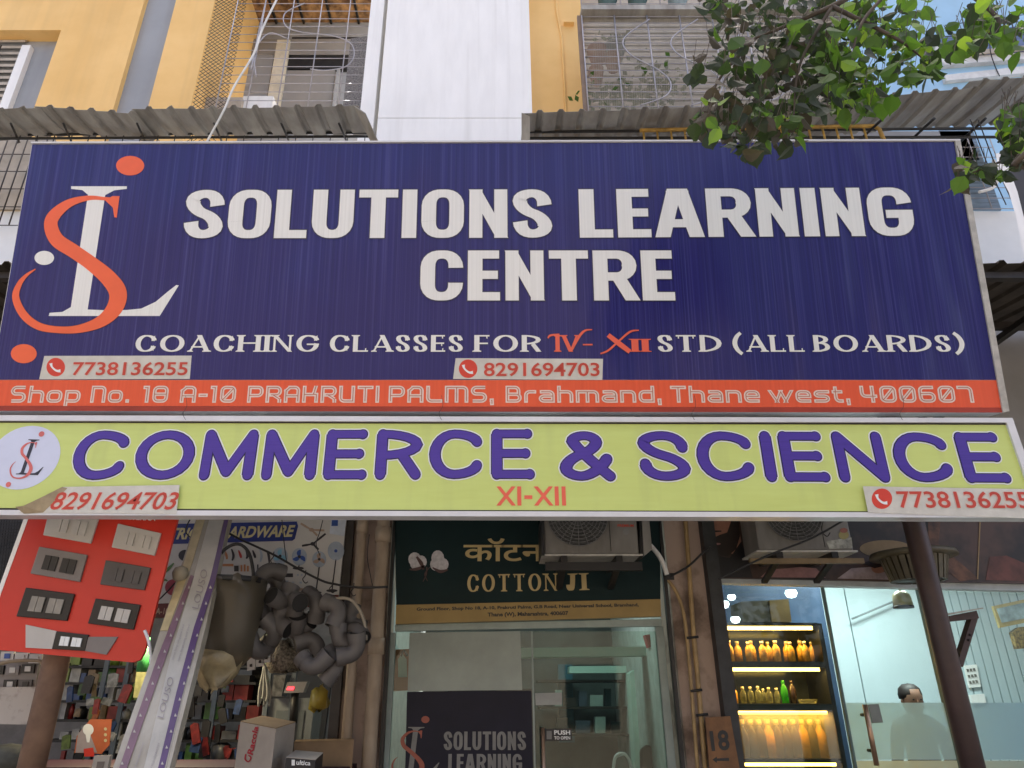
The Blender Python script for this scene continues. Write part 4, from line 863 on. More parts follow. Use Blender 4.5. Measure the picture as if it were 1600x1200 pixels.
rbox([(622, 1030), (628, 1020), (635, 1030), (636, 1058), (622, 1058)], 5.61, .008, 'niche', M_mint, cb)
MB().tube(px3([(626, 1025), (631, 1016), (637, 1025)], 5.6), .01, 6).build('arch', M_brown_dark, cb)
for i in range(3): tag(rbox([(840 + i * 3, 1062 + i * 42), (980, 1062 + i * 42), (986, 1066 + i * 42), (840 + i * 3, 1066 + i * 42)], 7.3, .3, 'wall_shelf', M_brown_dark), ('upper', 'middle', 'lower')[i] + ' dark wall shelf at the back of the middle shop', 'shelf', 'wall shelves in the middle shop')
for i, (px, py, w_, h_, m_) in enumerate(((850, 1104, 14, 20, M_dgreen), (868, 1104, 10, 26, M_gfr), (882, 1104, 18, 14, M_brown_dark), (905, 1104, 12, 24, M_acdark_), (922, 1104, 20, 18, M_gfr), (946, 1104, 9, 28, M_dgreen), (900, 1146, 22, 20, M_acdark_), (930, 1146, 16, 26, M_gfr), (870, 1146, 18, 24, M_brown_dark), (956, 1146, 14, 18, M_dgreen))):
    tag(rbox([(px, py - h_), (px + w_, py - h_), (px + w_, py - .5), (px, py - .5)], 7.32, .1, 'file_box', m_), 'dim storage box on the back shelves of the middle shop, %s' % (ordn_[i]), 'box', 'storage boxes in the middle shop')
tag(rbox([(700, 1076), (832, 1076), (832, 1180), (700, 1180)], 7.5, .3, 'cupboard', M_brown_dark), 'dark cupboard at the back of the middle shop, seen through the glass', 'cupboard')
ch = thing('office_chair', W(1010, 1190, 6.3), 'black office chair with rounded back behind the right of the glass door', 'chair')
MB().hexa(px3([(1001, 1172), (1012, 1163), (1024, 1170), (1032, 1196), (1036, 1290), (1004, 1290)], 6.3), (0, .07, 0)).build('backrest', M_black, ch, bevel=.02)
x_ = XR(1015, 1200, 6.35); MB().box((x_ - .24, 5.9, .5), (x_ + .24, 6.34, .58)).build('seat', M_black, ch, bevel=.02); MB().tube([(x_, 6.15, .06), (x_, 6.15, .5)], .03).build('stem', M_greysteel, ch)
ch = thing('office_chair', W(970, 1185, 5.8), 'pale grey chair back with a bright rim, behind the glass door', 'chair')
wire('rim', px3([(958, 1205), (962, 1182), (975, 1178), (984, 1190), (987, 1210)], 5.8), .012, M_alu, ch); MB().hexa(px3([(960, 1186), (975, 1180), (984, 1192), (988, 1290), (958, 1290)], 5.82), (0, .05, 0)).build('backrest', mat('grey_fabric', (.16, .18, .18), .8), ch)
x_ = XR(972, 1190, 5.85); MB().box((x_ - .22, 5.45, .5), (x_ + .22, 5.86, .56)).build('seat', mat('grey_fabric', (0, 0, 0)), ch); MB().tube([(x_, 5.65, .06), (x_, 5.65, .5)], .03).build('stem', M_greysteel, ch)
tag(rbox([(1008, 992), (1024, 990), (1028, 1006), (1014, 1012)], 6.0, .1, 'red_bundle', mat('red_cloth', (.35, .02, .03), .7)), 'small red bundle high behind the top right corner of the glass door', 'bundle')

def lamp_area(name, loc, sx, sy, e, col, rot=(0, 0, 0)):
    d = bpy.data.lights.new(name, 'AREA'); d.shape = 'RECTANGLE'; d.size = sx; d.size_y = sy; d.energy = e; d.color = col
    o = bpy.data.objects.new(name, d); COL.objects.link(o); o.location = loc; o.rotation_euler = rot; return o
M_lampwhite = mat('lit_panel', (.9, .9, .9), .5, emit=(.85, 1, .97), estr=3)
def ceiling_lamp(x, y, e, col, lab, sx=.6, sy=.3):
    t = thing('ceiling_lamp', (x, y, zc0), lab, 'lamp'); MB().box((x - sx / 2, y - sy / 2, zc0 - .04), (x + sx / 2, y + sy / 2, zc0 + .01)).build('diffuser', M_lampwhite, t)
    lamp_area('lamp_light', (x, y, zc0 - .05), sx, sy, e, col)
ceiling_lamp(.3, 6.3, 4.0, (.82, 1, .93), 'lit ceiling panel in the middle shop')

# ------------------------------------------------------------------ air conditioners
M_acbody = mat('grimy_white_casing', (.20, .19, .17), .5, scale=5, stretch=(1, 1, .4), col2=(.12, .11, .095)); M_acdark = mat('fan_shadow', (.05, .05, .05), .6)
def ac(px0, px1, ybot, Y, cx, cy, r, lab, tagtxt):
    x0, x1 = XR(px0, ybot, Y), XR(px1, ybot, Y); z0 = Z(ybot, Y); t = thing('outdoor_unit', ((x0 + x1) / 2, Y, z0), lab, 'air conditioner', 'air conditioner outdoor units under the lime sign')
    MB().box((x0, Y, z0), (x1, Y + .28, z0 + .52)).build('casing', M_acbody, t, bevel=.008)
    c = W(cx, cy, Y); rr = (XR(cx + r, cy, Y) - c.x)
    MB().lathe([(0, 0), (rr, 0)], c + Vector((0, -.006, 0)), 32, 'y').build('fan_opening', M_acdark, t)
    b = MB()
    for k in range(9):
        q = rr * (k + 1) / 9; b.tube([c + Vector((q * math.cos(a * math.pi / 20), -.014, q * math.sin(a * math.pi / 20))) for a in range(41)], .0022, 4, cap=False)
    for a in range(10): an = a * math.pi / 10; v = Vector((math.cos(an), 0, math.sin(an))) * rr; b.tube([c - v + Vector((0, -.017, 0)), c + v + Vector((0, -.017, 0))], .002, 4)
    for k in range(-22, 23):
        z = k / 22.5 * rr; h = math.sqrt(max(rr * rr - z * z, 0)); b.tube([c + Vector((-h, -.011, z)), c + Vector((h, -.011, z))], .0016, 4, cap=False)
    o = b.build('fan_guard', mat('guard_grey', (.22, .22, .21), .5), t); o['kind'] = 'stuff'
    xs = lerp(x0, x1, .70); MB().box((xs, Y - .002, z0 + .02), (xs + .004, Y + .001, z0 + .5)).build('panel_seam', M_darksteel, t)
    MB().box((x0 - .02, Y - .012, z0 - .012), (x1 + .02, Y + .28, z0 - .001)).build('base_lip', M_alu_dirty, t)
    for xx in (lerp(x0, x1, .2), lerp(x0, x1, .78)):
        MB().box((xx - .02, Y - .02, z0 - .05), (xx + .02, 4.92, z0 - .0125)).build('bracket_arm', M_darksteel, t); MB().hexa([(xx - .02, Y + .05, z0 - .05), (xx + .02, Y + .05, z0 - .05), (xx + .02, 4.92, z0 - .14), (xx - .02, 4.92, z0 - .14)], (0, 0, -.02)).build('bracket_brace', M_darksteel, t)
    return t, vplane(Y)
t, pl = ac(851, 999, 866, 4.52, 902, 806, 47, 'grimy outdoor air conditioner unit hung over the dark green sign', '')
words(pl, 'PREMIUM', 965, 990, 823.5, 819.5, M_red_ink, t, off=.003, bold=.02); flat(pl, ell(978, 831, 5, 5, 16), .003).build('round_mark', mat('guard_grey', (0, 0, 0)), t)
slab([(846, 806), (850, 806), (851, 868), (846, 868)], 4.5, .3).build('side_edge', M_black, t)
MB().box((XR(852, 874, 4.5), 4.5, Z(891, 4.5)), (XR(1003, 874, 4.5), 4.53, Z(878, 4.5))).build('stand_rail', M_black, t)
slab([(1003, 808), (1014, 810), (1019, 858), (1006, 869)], 4.5, .05).build('service_cover', M_acbody, t); slab([(999.5, 808), (1003, 808), (1006, 869), (1000, 869)], 4.51, .2).build('side_edge', M_black, t)
t, pl = ac(1186, 1334, 860, 4.6, 1238, 800, 45, 'beige outdoor air conditioner unit hung over the dark photo fascia', '')
flat(pl, [(1290, 846), (1330, 840), (1332, 856), (1296, 858)], .003).build('worn_sticker', mat('worn_sticker', (.42, .42, .36), .6, scale=20, var=.3), t); flat(pl, ell(1318, 836, 8, 7, 14), .0035).build('label_mark', mat('worn_yellow', (.30, .26, .10), .6), t); flat(pl, ell(1318, 829, 6, 4, 14), .004).build('label_mark', mat('worn_red', (.28, .10, .07), .6), t)
MB().box((XR(1172, 874, 4.6), 4.6, Z(880, 4.6)), (XR(1350, 874, 4.6), 4.63, Z(872, 4.6))).build('stand_rail', mat('tan_rail', (.20, .14, .07), .6), t)
wire('hanging_hook', px3([(1288, 806), (1284, 828), (1292, 838), (1297, 832)], 4.4), .003, M_darksteel, label='thin wire hook hanging before the right air conditioner', cat='hook')
# ------------------------------------------------------------------ right shop fascia
fs = thing('fascia_poster', W(1400, 850, 4.96), 'dark brown printed photo fascia with a bearded man at its left end', 'poster')
slab([(1113, 790), (1720, 790), (1720, 914), (1118, 903)], 4.96, .04).build('printed_sheet', mat('brown_photo_print', (.075, .040, .028), .4, scale=2.6, col2=(.018, .012, .010), lo=.42, hi=.6), fs)
F = vplane(4.96); M_skin_p = mat('printed_skin', (.36, .17, .11), .5, scale=12, var=.12); M_hair_p = mat('printed_hair', (.022, .013, .010), .5); M_pink_p = mat('printed_pink', (.33, .17, .16), .5, scale=9, var=.2)
flat(F, [(1112, 806), (1150, 806), (1155, 830), (1158, 846), (1146, 866), (1120, 858), (1112, 840)], .002).build('printed_face', M_skin_p, fs)
flat(F, [(1112, 842), (1124, 836), (1136, 832), (1143, 812), (1154, 812), (1156, 838), (1150, 858), (1136, 870), (1114, 864)], .003).build('printed_beard', M_hair_p, fs)
flat(F, [(1114, 829), (1127, 829), (1127, 831), (1114, 832)], .0035).build('printed_brow', M_hair_p, fs); flat(F, ell(1121, 850, 5, 1.6, 12), .0035).build('printed_mouth', M_pink_p, fs)
flat(F, [(1118, 868), (1140, 872), (1158, 846), (1170, 880), (1176, 903), (1118, 902)], .0025).build('printed_shirt', mat('printed_black_shirt', (.012, .011, .012), .5), fs)
flat(F, [(1188, 902), (1200, 890), (1230, 888), (1250, 886), (1275, 888), (1290, 903)], .003).build('printed_arm', M_pink_p, fs)
flat(F, [(1308, 904), (1330, 888), (1360, 886), (1385, 895), (1390, 906)], .003).build('printed_shirt', mat('printed_pale_cloth', (.38, .31, .31), .5, scale=14, var=.2), fs)
flat(F, ell(1372, 888, 11, 8, 16), .0035).build('printed_face', M_skin_p, fs); flat(F, [(1345, 880), (1360, 876), (1382, 874), (1384, 884), (1366, 888)], .004).build('printed_hair', M_hair_p, fs)
flat(F, ell(1385, 858, 42, 14, 28, .15), .003).build('printed_hat', mat('printed_tan', (.30, .20, .09), .5), fs)
flat(F, [(1450, 806), (1470, 806), (1466, 850), (1530, 905), (1500, 908), (1450, 870)], .003).build('printed_cloth', mat('printed_rust', (.16, .07, .035), .5, scale=9, var=.4), fs)
flat(F, [(1530, 810), (1532, 810), (1528, 905), (1526, 905)], .004).build('printed_edge', mat('printed_tan', (0, 0, 0)), fs); flat(F, [(1546, 870), (1572, 868), (1600, 880), (1600, 908), (1540, 906)], .003).build('printed_cloth', mat('printed_brick', (.15, .05, .035), .5, scale=6, var=.3), fs)
# slatted drum
dc = W(1432, 893, 4.70); dr = thing('slatted_drum', dc, 'olive brown slatted half drum hanging behind the brown post, under the photo fascia', 'drum')
M_sl = mat('olive_slat', (.10, .085, .05), .5, scale=10, var=.2); rr = .20
MB().lathe([(0, .12), (rr * 1.25, .12), (rr * 1.3, .09), (rr, .085), (0, .085)], dc, 28).build('rim', M_sl, dr)
sl = None
for k in range(26):
    a = 2 * math.pi * k / 26
    o = MB().hexa([(dc.x + rr * math.cos(a - .09), dc.y + rr * math.sin(a - .09), dc.z + .084), (dc.x + rr * math.cos(a + .09), dc.y + rr * math.sin(a + .09), dc.z + .084), (dc.x + rr * .82 * math.cos(a + .09), dc.y + rr * .82 * math.sin(a + .09), dc.z - .06), (dc.x + rr * .82 * math.cos(a - .09), dc.y + rr * .82 * math.sin(a - .09), dc.z - .06)], (-.02 * math.cos(a), -.02 * math.sin(a), 0)).build('slat', M_sl, dr)
MB().lathe([(0, -.055), (rr * .8, -.055), (rr * .84, .08), (0, .08)], dc, 28).build('core', M_brown_dark, dr)
# brown post with its bracket
M_post = mat('brown_painted_post', (.06, .033, .028), .5, scale=5, col2=(.035, .02, .017), bump=.1)
pt_ = thing('steel_post', (W(1427, 815, 4.1).x, 4.1, 0), 'dark brown round steel post with a triangular bracket, right of the frame', 'post')
xp = LOC[pt_.name].x; MB().tube([(xp, 4.1, 0.0), (xp, 4.1, zl_ - .02)], .058, 24).build('shaft', M_post, pt_)
slab([(1474, 964), (1526, 954), (1530, 966), (1477, 972)], 4.12, .05).build('bracket_arm', M_post, pt_); slab([(1470, 960), (1536, 949), (1537, 951), (1470, 963.5)], 4.08, .12).build('bracket_plate', M_zinc, pt_); slab([(1518, 967), (1529, 964), (1505, 1042), (1495, 1040)], 4.13, .05).build('bracket_brace', M_post, pt_)
for px, py in ((1515, 992), (1513, 1000)): MB().lathe([(0, 0), (.006, 0)], W(px, py, 4.127), 8, 'y').build('bolt_hole', M_lampwhite if False else M_alu, pt_)

# ------------------------------------------------------------------ right shop
M_mintboard = mat('pale_mint_board', (.52, .63, .66), .45, scale=3, stretch=(1, 1, .4), var=.04)
rs = thing('room_panelling', (3.0, 7.4, .06), 'pale mint vertical board panelling at the back of the right shop', 'panelling')
YR = 7.4
xs_ = [1287, 1300, 1334, 1462, 1474] + [1474 + 13.5 * k for k in range(1, 30)]
for a, b_ in zip(xs_[:-1], xs_[1:]):
    xa_, xb__ = XR(a, 1000, YR), XR(b_, 1000, YR); MB().box((xa_ + .006, YR, .06), (xb__ - .006, YR + .04, zc0 + .01)).build('board', M_mintboard, rs)
MB().box((XR(1100, 1000, 7.5), YR + .041, .06), (10, YR + .12, zc0 + .01)).build('backing', mat('groove_shade', (.26, .32, .34), .7), rs)
MB().box((XR(1118, 930, 6.9), 6.9, .06), (XR(1283, 930, 6.9), 6.98, zc0 + .01)).build('blue_wall', mat('deep_blue_wall', (.035, .065, .12), .35, scale=2, var=.2), bd)
ceiling_lamp(3.3, 6.2, 22, (.90, .98, .98), 'lit ceiling panel in the right shop, over the mint boards', 1.2, .4)
sh = thing('display_shelf', (XR(1205, 1000, 6.2), 6.2, .06), 'black display shelf with warm lit strips, left side of the right shop', 'shelf')
YS = 6.2; sx0, sx1 = XR(1129, 975, YS), XR(1284, 975, YS); M_blk = mat('black_laminate', (.012, .012, .012), .3)
MB().box((sx1 - .035, YS, .06), (sx1, YS + .45, Z(974, YS))).build('side', M_blk, sh); MB().box((sx0, YS, .06), (sx0 + .03, YS + .45, Z(974, YS))).build('side', M_blk, sh)
MB().box((sx0 + .03, YS + .42, .06), (sx1 - .035, YS + .45, Z(975, YS))).build('back', mat('smoked_back', (.05, .055, .06), .15), sh)
M_led = mat('warm_led', (1, .8, .3), .5, emit=(1, .60, .12), estr=3)
for (a, c, led) in ((973, 978, 981.5), (1034, 1043, 1047), (1100, 1111, 1114.5), (1186, 1192, 1196)):
    MB().box((sx0 + .0301, YS + .001, Z(c, YS)), (sx1 - .0351, YS + .41, Z(a, YS))).build('shelf_board', M_blk, sh)
    MB().box((sx0 + .05, YS + .03, Z(c + 5.5, YS)), (sx1 - .07, YS + .045, Z(c + .1, YS))).build('light_strip', M_led, sh)
    lamp_area('strip_light', ((sx0 + sx1) / 2, YS + .06, Z(c + 6, YS)), sx1 - sx0 - .15, .03, 1.9 if a < 1090 else 1.0, (1, .62, .17), (R(-12), 0, 0))
rbk = MB().box((sx0 + .031, YS + .3, Z(1185, YS)), (sx1 - .036, YS + .31, Z(1112, YS))).build('lit_backing', mat('amber_back', (.28, .17, .05), .5), sh)
MB().box((sx0 + .032, YS + .002, Z(1185, YS)), (sx1 - .037, YS + .008, Z(1113, YS))).build('ribbed_pane', sheet_glass('ribbed_glass', (1, .93, .75), .25, milk=.22, milkcol=(.9, .75, .45)), sh)
M_juice = mat('orange_juice_bottle', (.72, .38, .07), .25, scale=30, col2=(.50, .22, .03)); M_cream = mat('cream_cap', (.75, .60, .36), .4)
M_clear = sheet_glass('bottle_glass', (.80, .82, .70), .03, milk=.25, milkcol=(.75, .7, .45)); M_greenb = sheet_glass('green_bottle_glass', (.12, .60, .08), .03, milk=.45, milkcol=(.15, .8, .1)); M_brownb = mat('brown_bottle', (.05, .025, .012), .15)
def bottle(px, base, top, m, mc, lab, grp, Y=YS + .13, fat=1.0):
    z0 = Z(base, Y); h = Z(top, Y) - z0; r = h * .20 * fat; x = XR(px, base, Y); t = thing('bottle', (x, Y, z0), lab, 'bottle', grp)
    MB().lathe([(0, 0), (r, 0), (r, h * .55), (r * .85, h * .68), (r * .42, h * .8), (r * .4, h * .88), (0, h * .88)], (x, Y, z0), 14).build('body', m, t)
    MB().lathe([(0, h * .86), (r * .48, h * .86), (r * .48, h), (0, h)], (x, Y, z0), 12).build('cap', mc, t)
row1 = [1142, 1155, 1172, 1177, 1194, 1203, 1215, 1232, 1238, 1254, 1261, 1272]; ordn = ['first', 'second', 'third', 'fourth', 'fifth', 'sixth', 'seventh', 'eighth', 'ninth', 'tenth', 'eleventh', 'last']
for i, px in enumerate(row1): bottle(px, 1033.5, 1001 + (i % 3), M_juice, M_cream, 'orange juice bottle on the top lit shelf, %s from the left' % ordn[i], 'orange juice bottles on the top lit shelf', YS + (.20 if i % 2 else .10))
for i, (px, top, m, lab) in enumerate(((1149, 1071, M_juice, 'cream coloured bottle at the left end of the middle lit shelf'), (1163, 1073, M_clear, 'clear bottle beside the cream one on the middle lit shelf'), (1175, 1073, M_clear, 'clear bottle third from the left on the middle lit shelf'), (1187, 1072, M_clear, 'clear bottle fourth from the left on the middle lit shelf'), (1195, 1076, M_clear, 'short clear bottle fifth from the left on the middle lit shelf'), (1204, 1074, M_clear, 'clear bottle sixth from the left on the middle lit shelf'), (1216, 1075, M_clear, 'clear bottle just left of the green one on the middle lit shelf'), (1228, 1063, M_greenb, 'tall bright green bottle on the middle lit shelf'), (1241, 1063, M_brownb, 'tall brown bottle right of the green one on the middle lit shelf'))):
    bottle(px, 1099, top, m, M_cream if i < 7 else m, lab, 'bottles on the middle lit shelf', YS + .14, 1.0 if i < 7 else .8)
for i in range(10): bottle(1166 + i * 13.5, 1185, 1124, M_brownb if i not in (3, 7, 9) else M_juice, M_cream, 'bottle behind the ribbed amber pane, %s from the left' % ordn[i], 'bottles behind the ribbed amber pane', YS + .16, .8)
for i, px in enumerate((1256, 1270)): tag(MB().lathe([(0, 0), (.03, 0), (.04, .02), (.04, .03), (0, .03)], W(px, 1099, YS + .1), 14).build('ash_tray', M_clear), ('left' if i == 0 else 'right') + ' one of two low glass dishes right of the brown bottle', 'dish', 'glass dishes on the middle lit shelf')
bx = thing('carton', W(1185, 955, 6.3), 'brown carton on top of the display shelf, left one of two', 'carton', 'cartons on the display shelf'); rbox([(1158, 940), (1200, 938), (1204, 972), (1160, 972)], 6.25, .3, 'box', mat('brown_carton', (.10, .085, .06), .8), bx)
bx = thing('carton', W(1222, 955, 6.3), 'ochre carton on top of the display shelf, right one of two', 'carton', 'cartons on the display shelf'); rbox([(1202, 938), (1232, 936), (1237, 972), (1206, 972)], 6.24, .3, 'box', mat('ochre_carton', (.22, .14, .05), .8), bx)
M_reflected = mat('reflected_glow', (.8, .9, .9), .4, emit=(.8, .95, 1), estr=1.2)  # added glowing globes standing in for mirrored lamp reflections
for px, py, rx, lab in ((1131, 944, .045, 'glowing globe for a lamp reflection at the upper left corner of the right shop'), (1149, 968, .04, 'small glowing bowl for a lamp reflection on top of the display shelf'), (1236, 927, .05, 'glowing cup for a lamp reflection high above the display shelf'), (1143, 933, .035, 'small glowing cup for a lamp reflection left of the cartons')):
    c = W(px, py, 6.1); tag(MB().lathe([(0, -rx * .8), (rx * .7, -rx * .6), (rx, 0), (rx * .8, rx * .5), (0, rx * .6)], c, 14).build('reflected_globe', M_reflected), lab, 'lamp')
bl = thing('pendant_lamp', W(1408, 936, 5.7), 'small cream bell shaped pendant lamp with a black rim behind the right glass', 'lamp')
c = W(1409, 936, 5.7); MB().lathe([(0, .06), (.035, .058), (.062, .03), (.072, -.05), (.06, -.05), (0, .03)], c, 20).build('shade', mat('cream_glass', (.42, .38, .22), .3), bl); MB().lathe([(.0, -.051), (.073, -.051), (.073, -.068), (0, -.068)], c, 20).build('rim', M_black, bl)
MB().tube([c + Vector((0, 0, .06)), c + Vector((0, 0, .2))], .01, 6).build('stem', M_greysteel, bl)
tag(MB().tube(px3([(1331, 967), (1400, 938)], 7.3), .01, 6).build('wall_rail', mat('rail_grey', (.25, .29, .30), .5)), 'thin slanting grey rail on the mint boards left of the pendant lamp', 'rail')
pf = thing('picture_frame', W(1600, 950, 6.6), 'gold framed glass picture at the right edge, on the mint boards', 'picture'); rbox([(1552, 947), (1700, 915), (1712, 950), (1563, 981)], 6.6, .03, 'frame', mat('gold_frame', (.45, .33, .12), .3, metal=.6), pf); rbox([(1557, 951), (1696, 921), (1704, 947), (1566, 973)], 6.594, .005, 'picture', mat('picture_glass', (.28, .35, .36), .15, scale=10, var=.3), pf)
on = thing('wall_ornament', W(1597, 1000, 6.6), 'carved gold and brown ornament below the framed picture', 'ornament'); rbox([(1582, 988), (1592, 980), (1612, 978), (1616, 1012), (1590, 1014)], 6.6, .05, 'plaque', mat('carved_gold', (.30, .20, .05), .4, scale=40, col2=(.04, .025, .01), bump=.8), on)
sb = thing('switchboard', W(1521, 1057, 7.38), 'white wall switchboard on the mint boards right of the post', 'switchboard'); rbox([(1507, 1040), (1526, 1038), (1533, 1073), (1515, 1075)], 7.37, .02, 'plate', M_white_wall, sb)
for k in range(3):
    for j in range(3): px, py = bil([(1509, 1043), (1524, 1041), (1530, 1069), (1515, 1071)], (j + .5) / 3, (k + .5) / 3); MB().box(W(px, py, 7.36) - Vector((.009, 0, .012)), W(px, py, 7.36) + Vector((.009, .008, .012))).build('switch', M_acbody, sb)
tag(rbox([(1516, 1086), (1538, 1084), (1541, 1098), (1520, 1100)], 7.37, .03, 'socket_box', M_white_wall), 'small white socket box below the wall switchboard', 'socket')
# glass front of the right shop
gf = thing('glass_door', (XR(1400, 1090, 5.1), 5.1, .05), 'glass partition and door of the right shop with a frosted band and steel handle', 'door')
slab([(1118, 903.5), (1720, 914.5), (1720, 926), (1120, 911)], 4.99, .08).build('header', mat('pale_grey_header', (.42, .46, .46), .4), gf)
xg = [XR(1112, 812, 5.1) + .02, XR(1300, 1000, 5.1), XR(1452, 1000, 5.1), 7.5]; zg = Z(908, 5.1)
for i in range(3):
    MB().box((xg[i] + .004, 5.10, .06), (xg[i + 1] - .004, 5.108, zg)).build('glass_pane', M_glass, gf)
    if i: MB().box((xg[i] - .0065, 5.085, .06), (xg[i] + .0065, 5.118, zg)).build('edge_strip', mat('edge_green', (.10, .16, .16), .6), gf)
M_frost = sheet_glass('frosted_film', (.8, .9, .9), .3, milk=.48, milkcol=(.66, .86, .95))
for i in (1, 2): MB().box((xg[i] + .01, 5.092, Z(1187, 5.09)), (xg[i + 1] - .01, 5.094, Z(1098, 5.09))).build('frosted_film', M_frost, gf)
for i in (1, 2): MB().box((xg[i] + .01, 5.092, .08), (xg[i + 1] - .01, 5.094, Z(1188.5, 5.09))).build('lower_film', sheet_glass('lower_film', (.8, .88, .8), .3, milk=.62, milkcol=(.80, .84, .74)), gf)
x_ = XR(1352, 1104, 5.02); z0_, z1_ = Z(1196, 5.02), Z(1101, 5.02); MB().tube([(x_, 5.02, z0_), (x_, 5.02, z1_)], .016, 12).build('handle', M_copper, gf)
for z in (z0_ + .08, z1_ - .06): MB().tube([(x_, 5.02, z), (x_, 5.1, z)], .01, 8).build('handle_mount', M_darksteel, gf)
slab([(1357, 1101), (1373, 1100), (1380, 1129), (1363, 1130)], 5.08, .008).build('lock_plate', mat('lock_grey', (.20, .22, .20), .4), gf)
# person behind the frosted band
def person():
    Yp = 6.3; hx = W(1424, 1090, Yp); t = thing('person', (hx.x, Yp, .06), 'person with short dark hair standing behind the frosted band of the right shop', 'person')
    me = bpy.data.meshes.new('body'); H0 = hx.z + .09; o = lambda x, y, z: (hx.x + x, Yp + y, z)
    V = [o(0, 0, .92), o(0, 0, 1.15), o(0, .01, 1.32), o(0, 0, H0 - .27), o(0, 0, H0 - .20), o(-.09, 0, .86), o(-.10, -.01, .5), o(-.10, 0, .1), o(-.10, -.12, .09), o(.09, 0, .86), o(.10, -.01, .5), o(.10, 0, .1), o(.10, -.12, .09), o(-.17, 0, H0 - .31), o(-.22, .02, 1.1), o(-.18, -.14, .92), o(.17, 0, H0 - .31), o(.22, .02, 1.1), o(.18, -.14, .92)]
    E = [(0, 1), (1, 2), (2, 3), (3, 4), (0, 5), (5, 6), (6, 7), (7, 8), (0, 9), (9, 10), (10, 11), (11, 12), (3, 13), (13, 14), (14, 15), (3, 16), (16, 17), (17, 18)]
    rad = [.15, .13, .15, .12, .055, .09, .065, .045, .04, .09, .065, .045, .04, .06, .045, .035, .06, .045, .035]
    me.from_pydata(V, E, []); ob = bpy.data.objects.new('body', me); COL.objects.link(ob); sk = ob.modifiers.new('skin', 'SKIN')
    for i, r in enumerate(rad): me.skin_vertices[0].data[i].radius = (r, r * .8 if i < 4 else r)
    me.skin_vertices[0].data[0].use_root = True
    su = ob.modifiers.new('sub', 'SUBSURF'); su.levels = su.render_levels = 1
    me.materials.append(mat('dark_shirt', (.05, .07, .08), .8)); ob.parent = t; ob.matrix_parent_inverse = Matrix.Translation(-LOC[t.name])
    M_skin = mat('skin', (.34, .18, .12), .5); hz = Vector((hx.x, Yp, H0 - .11))
    MB().lathe([(0, -.115), (.045, -.105), (.066, -.07), (.076, -.02), (.08, .03), (.07, .08), (.04, .108), (0, .115)], hz, 18, sy=1.15).build('head', M_skin, t)
    b = MB(); b.lathe([(.084, .01), (.088, .045), (.078, .09), (.045, .12), (0, .128)], hz + Vector((0, .012, 0)), 18, sy=1.12); b.build('hair', mat('dark_hair', (.02, .012, .01), .6), t)
    for s in (-1, 1):
        MB().lathe([(0, -.007), (.011, 0), (0, .007)], hz + Vector((s * .03, -.083, .005)), 8, sy=.5).build('eye', M_black, t); MB().lathe([(0, -.025), (.012, 0), (0, .025)], hz + Vector((s * .08, 0, -.01)), 8).build('ear', M_skin, t)
    MB().hexa([hz + Vector((-.012, -.085, -.035)), hz + Vector((.012, -.085, -.035)), hz + Vector((.005, -.088, .005)), hz + Vector((-.005, -.088, .005))], (0, -.018, 0)).build('nose', M_skin, t)
    MB().box(hz + Vector((-.022, -.080, -.062)), hz + Vector((.022, -.074, -.055))).build('mouth', mat('lips', (.25, .08, .07), .5), t)
person()
# ------------------------------------------------------------------ hardware shop
M_ban = mat('banner_flex', (.52, .50, .46), .45, scale=2, var=.05)
bn = thing('hardware_banner', W(380, 870, 4.9), 'pale banner with pictures of fans and tools and a blue title plate', 'banner')
Bq = [(185, 790), (543, 790), (527, 945), (190, 975)]; B5 = vplane(4.9)
slab([(185, 790), (543, 790), (529, 929), (188, 946)], 4.9, .02).build('sheet', M_ban, bn); slab([(188, 946.3), (529, 929.3), (527, 945), (186, 970)], 4.9, .02).build('foot_strip', mat('banner_maroon', (.12, .02, .015), .5), bn)
words(B5, 'A-10', 243, 263, 960, 950, mat('banner_tan', (.45, .32, .22), .5), bn, off=.003); words(B5, '0607', 501, 524, 943, 933, M_white_ink, bn, off=.003, bold=.02); words(B5, 'TH', 444, 455, 942, 933, M_white_ink, bn, off=.003, bold=.02)
flat(B5, [(205, 820), (464, 815), (466, 822), (461, 842), (457, 845), (200, 852)], .003).build('title_plate', mat('title_blue', (.018, .035, .20), .4), bn)
M_cream_t = mat('title_cream', (.62, .55, .30), .4)
words(B5, 'ELECTRIC', 218, 310, 844, 825, M_cream_t, bn, off=.006, bold=.035, slant=.25, base2=843); words(B5, 'HARDWARE', 341, 460, 842, 822, M_cream_t, bn, off=.006, bold=.035, slant=.25, base2=839)
for i in range(5): flat(B5, [(358 + i * 30, 801), (374 + i * 30, 801), (372 + i * 30, 809), (360 + i * 30, 809)], .003).build('letter', mat('banner_brick', (.28, .03, .02), .5), bn)
M_fb = mat('fan_blue', (.03, .08, .30), .4); M_fc = mat('fan_cyan', (.20, .42, .55), .4); M_dk = mat('print_dark', (.03, .025, .03), .5); M_or = mat('print_orange', (.48, .20, .08), .5); M_fw = mat('print_grey_blue', (.35, .40, .46), .5)
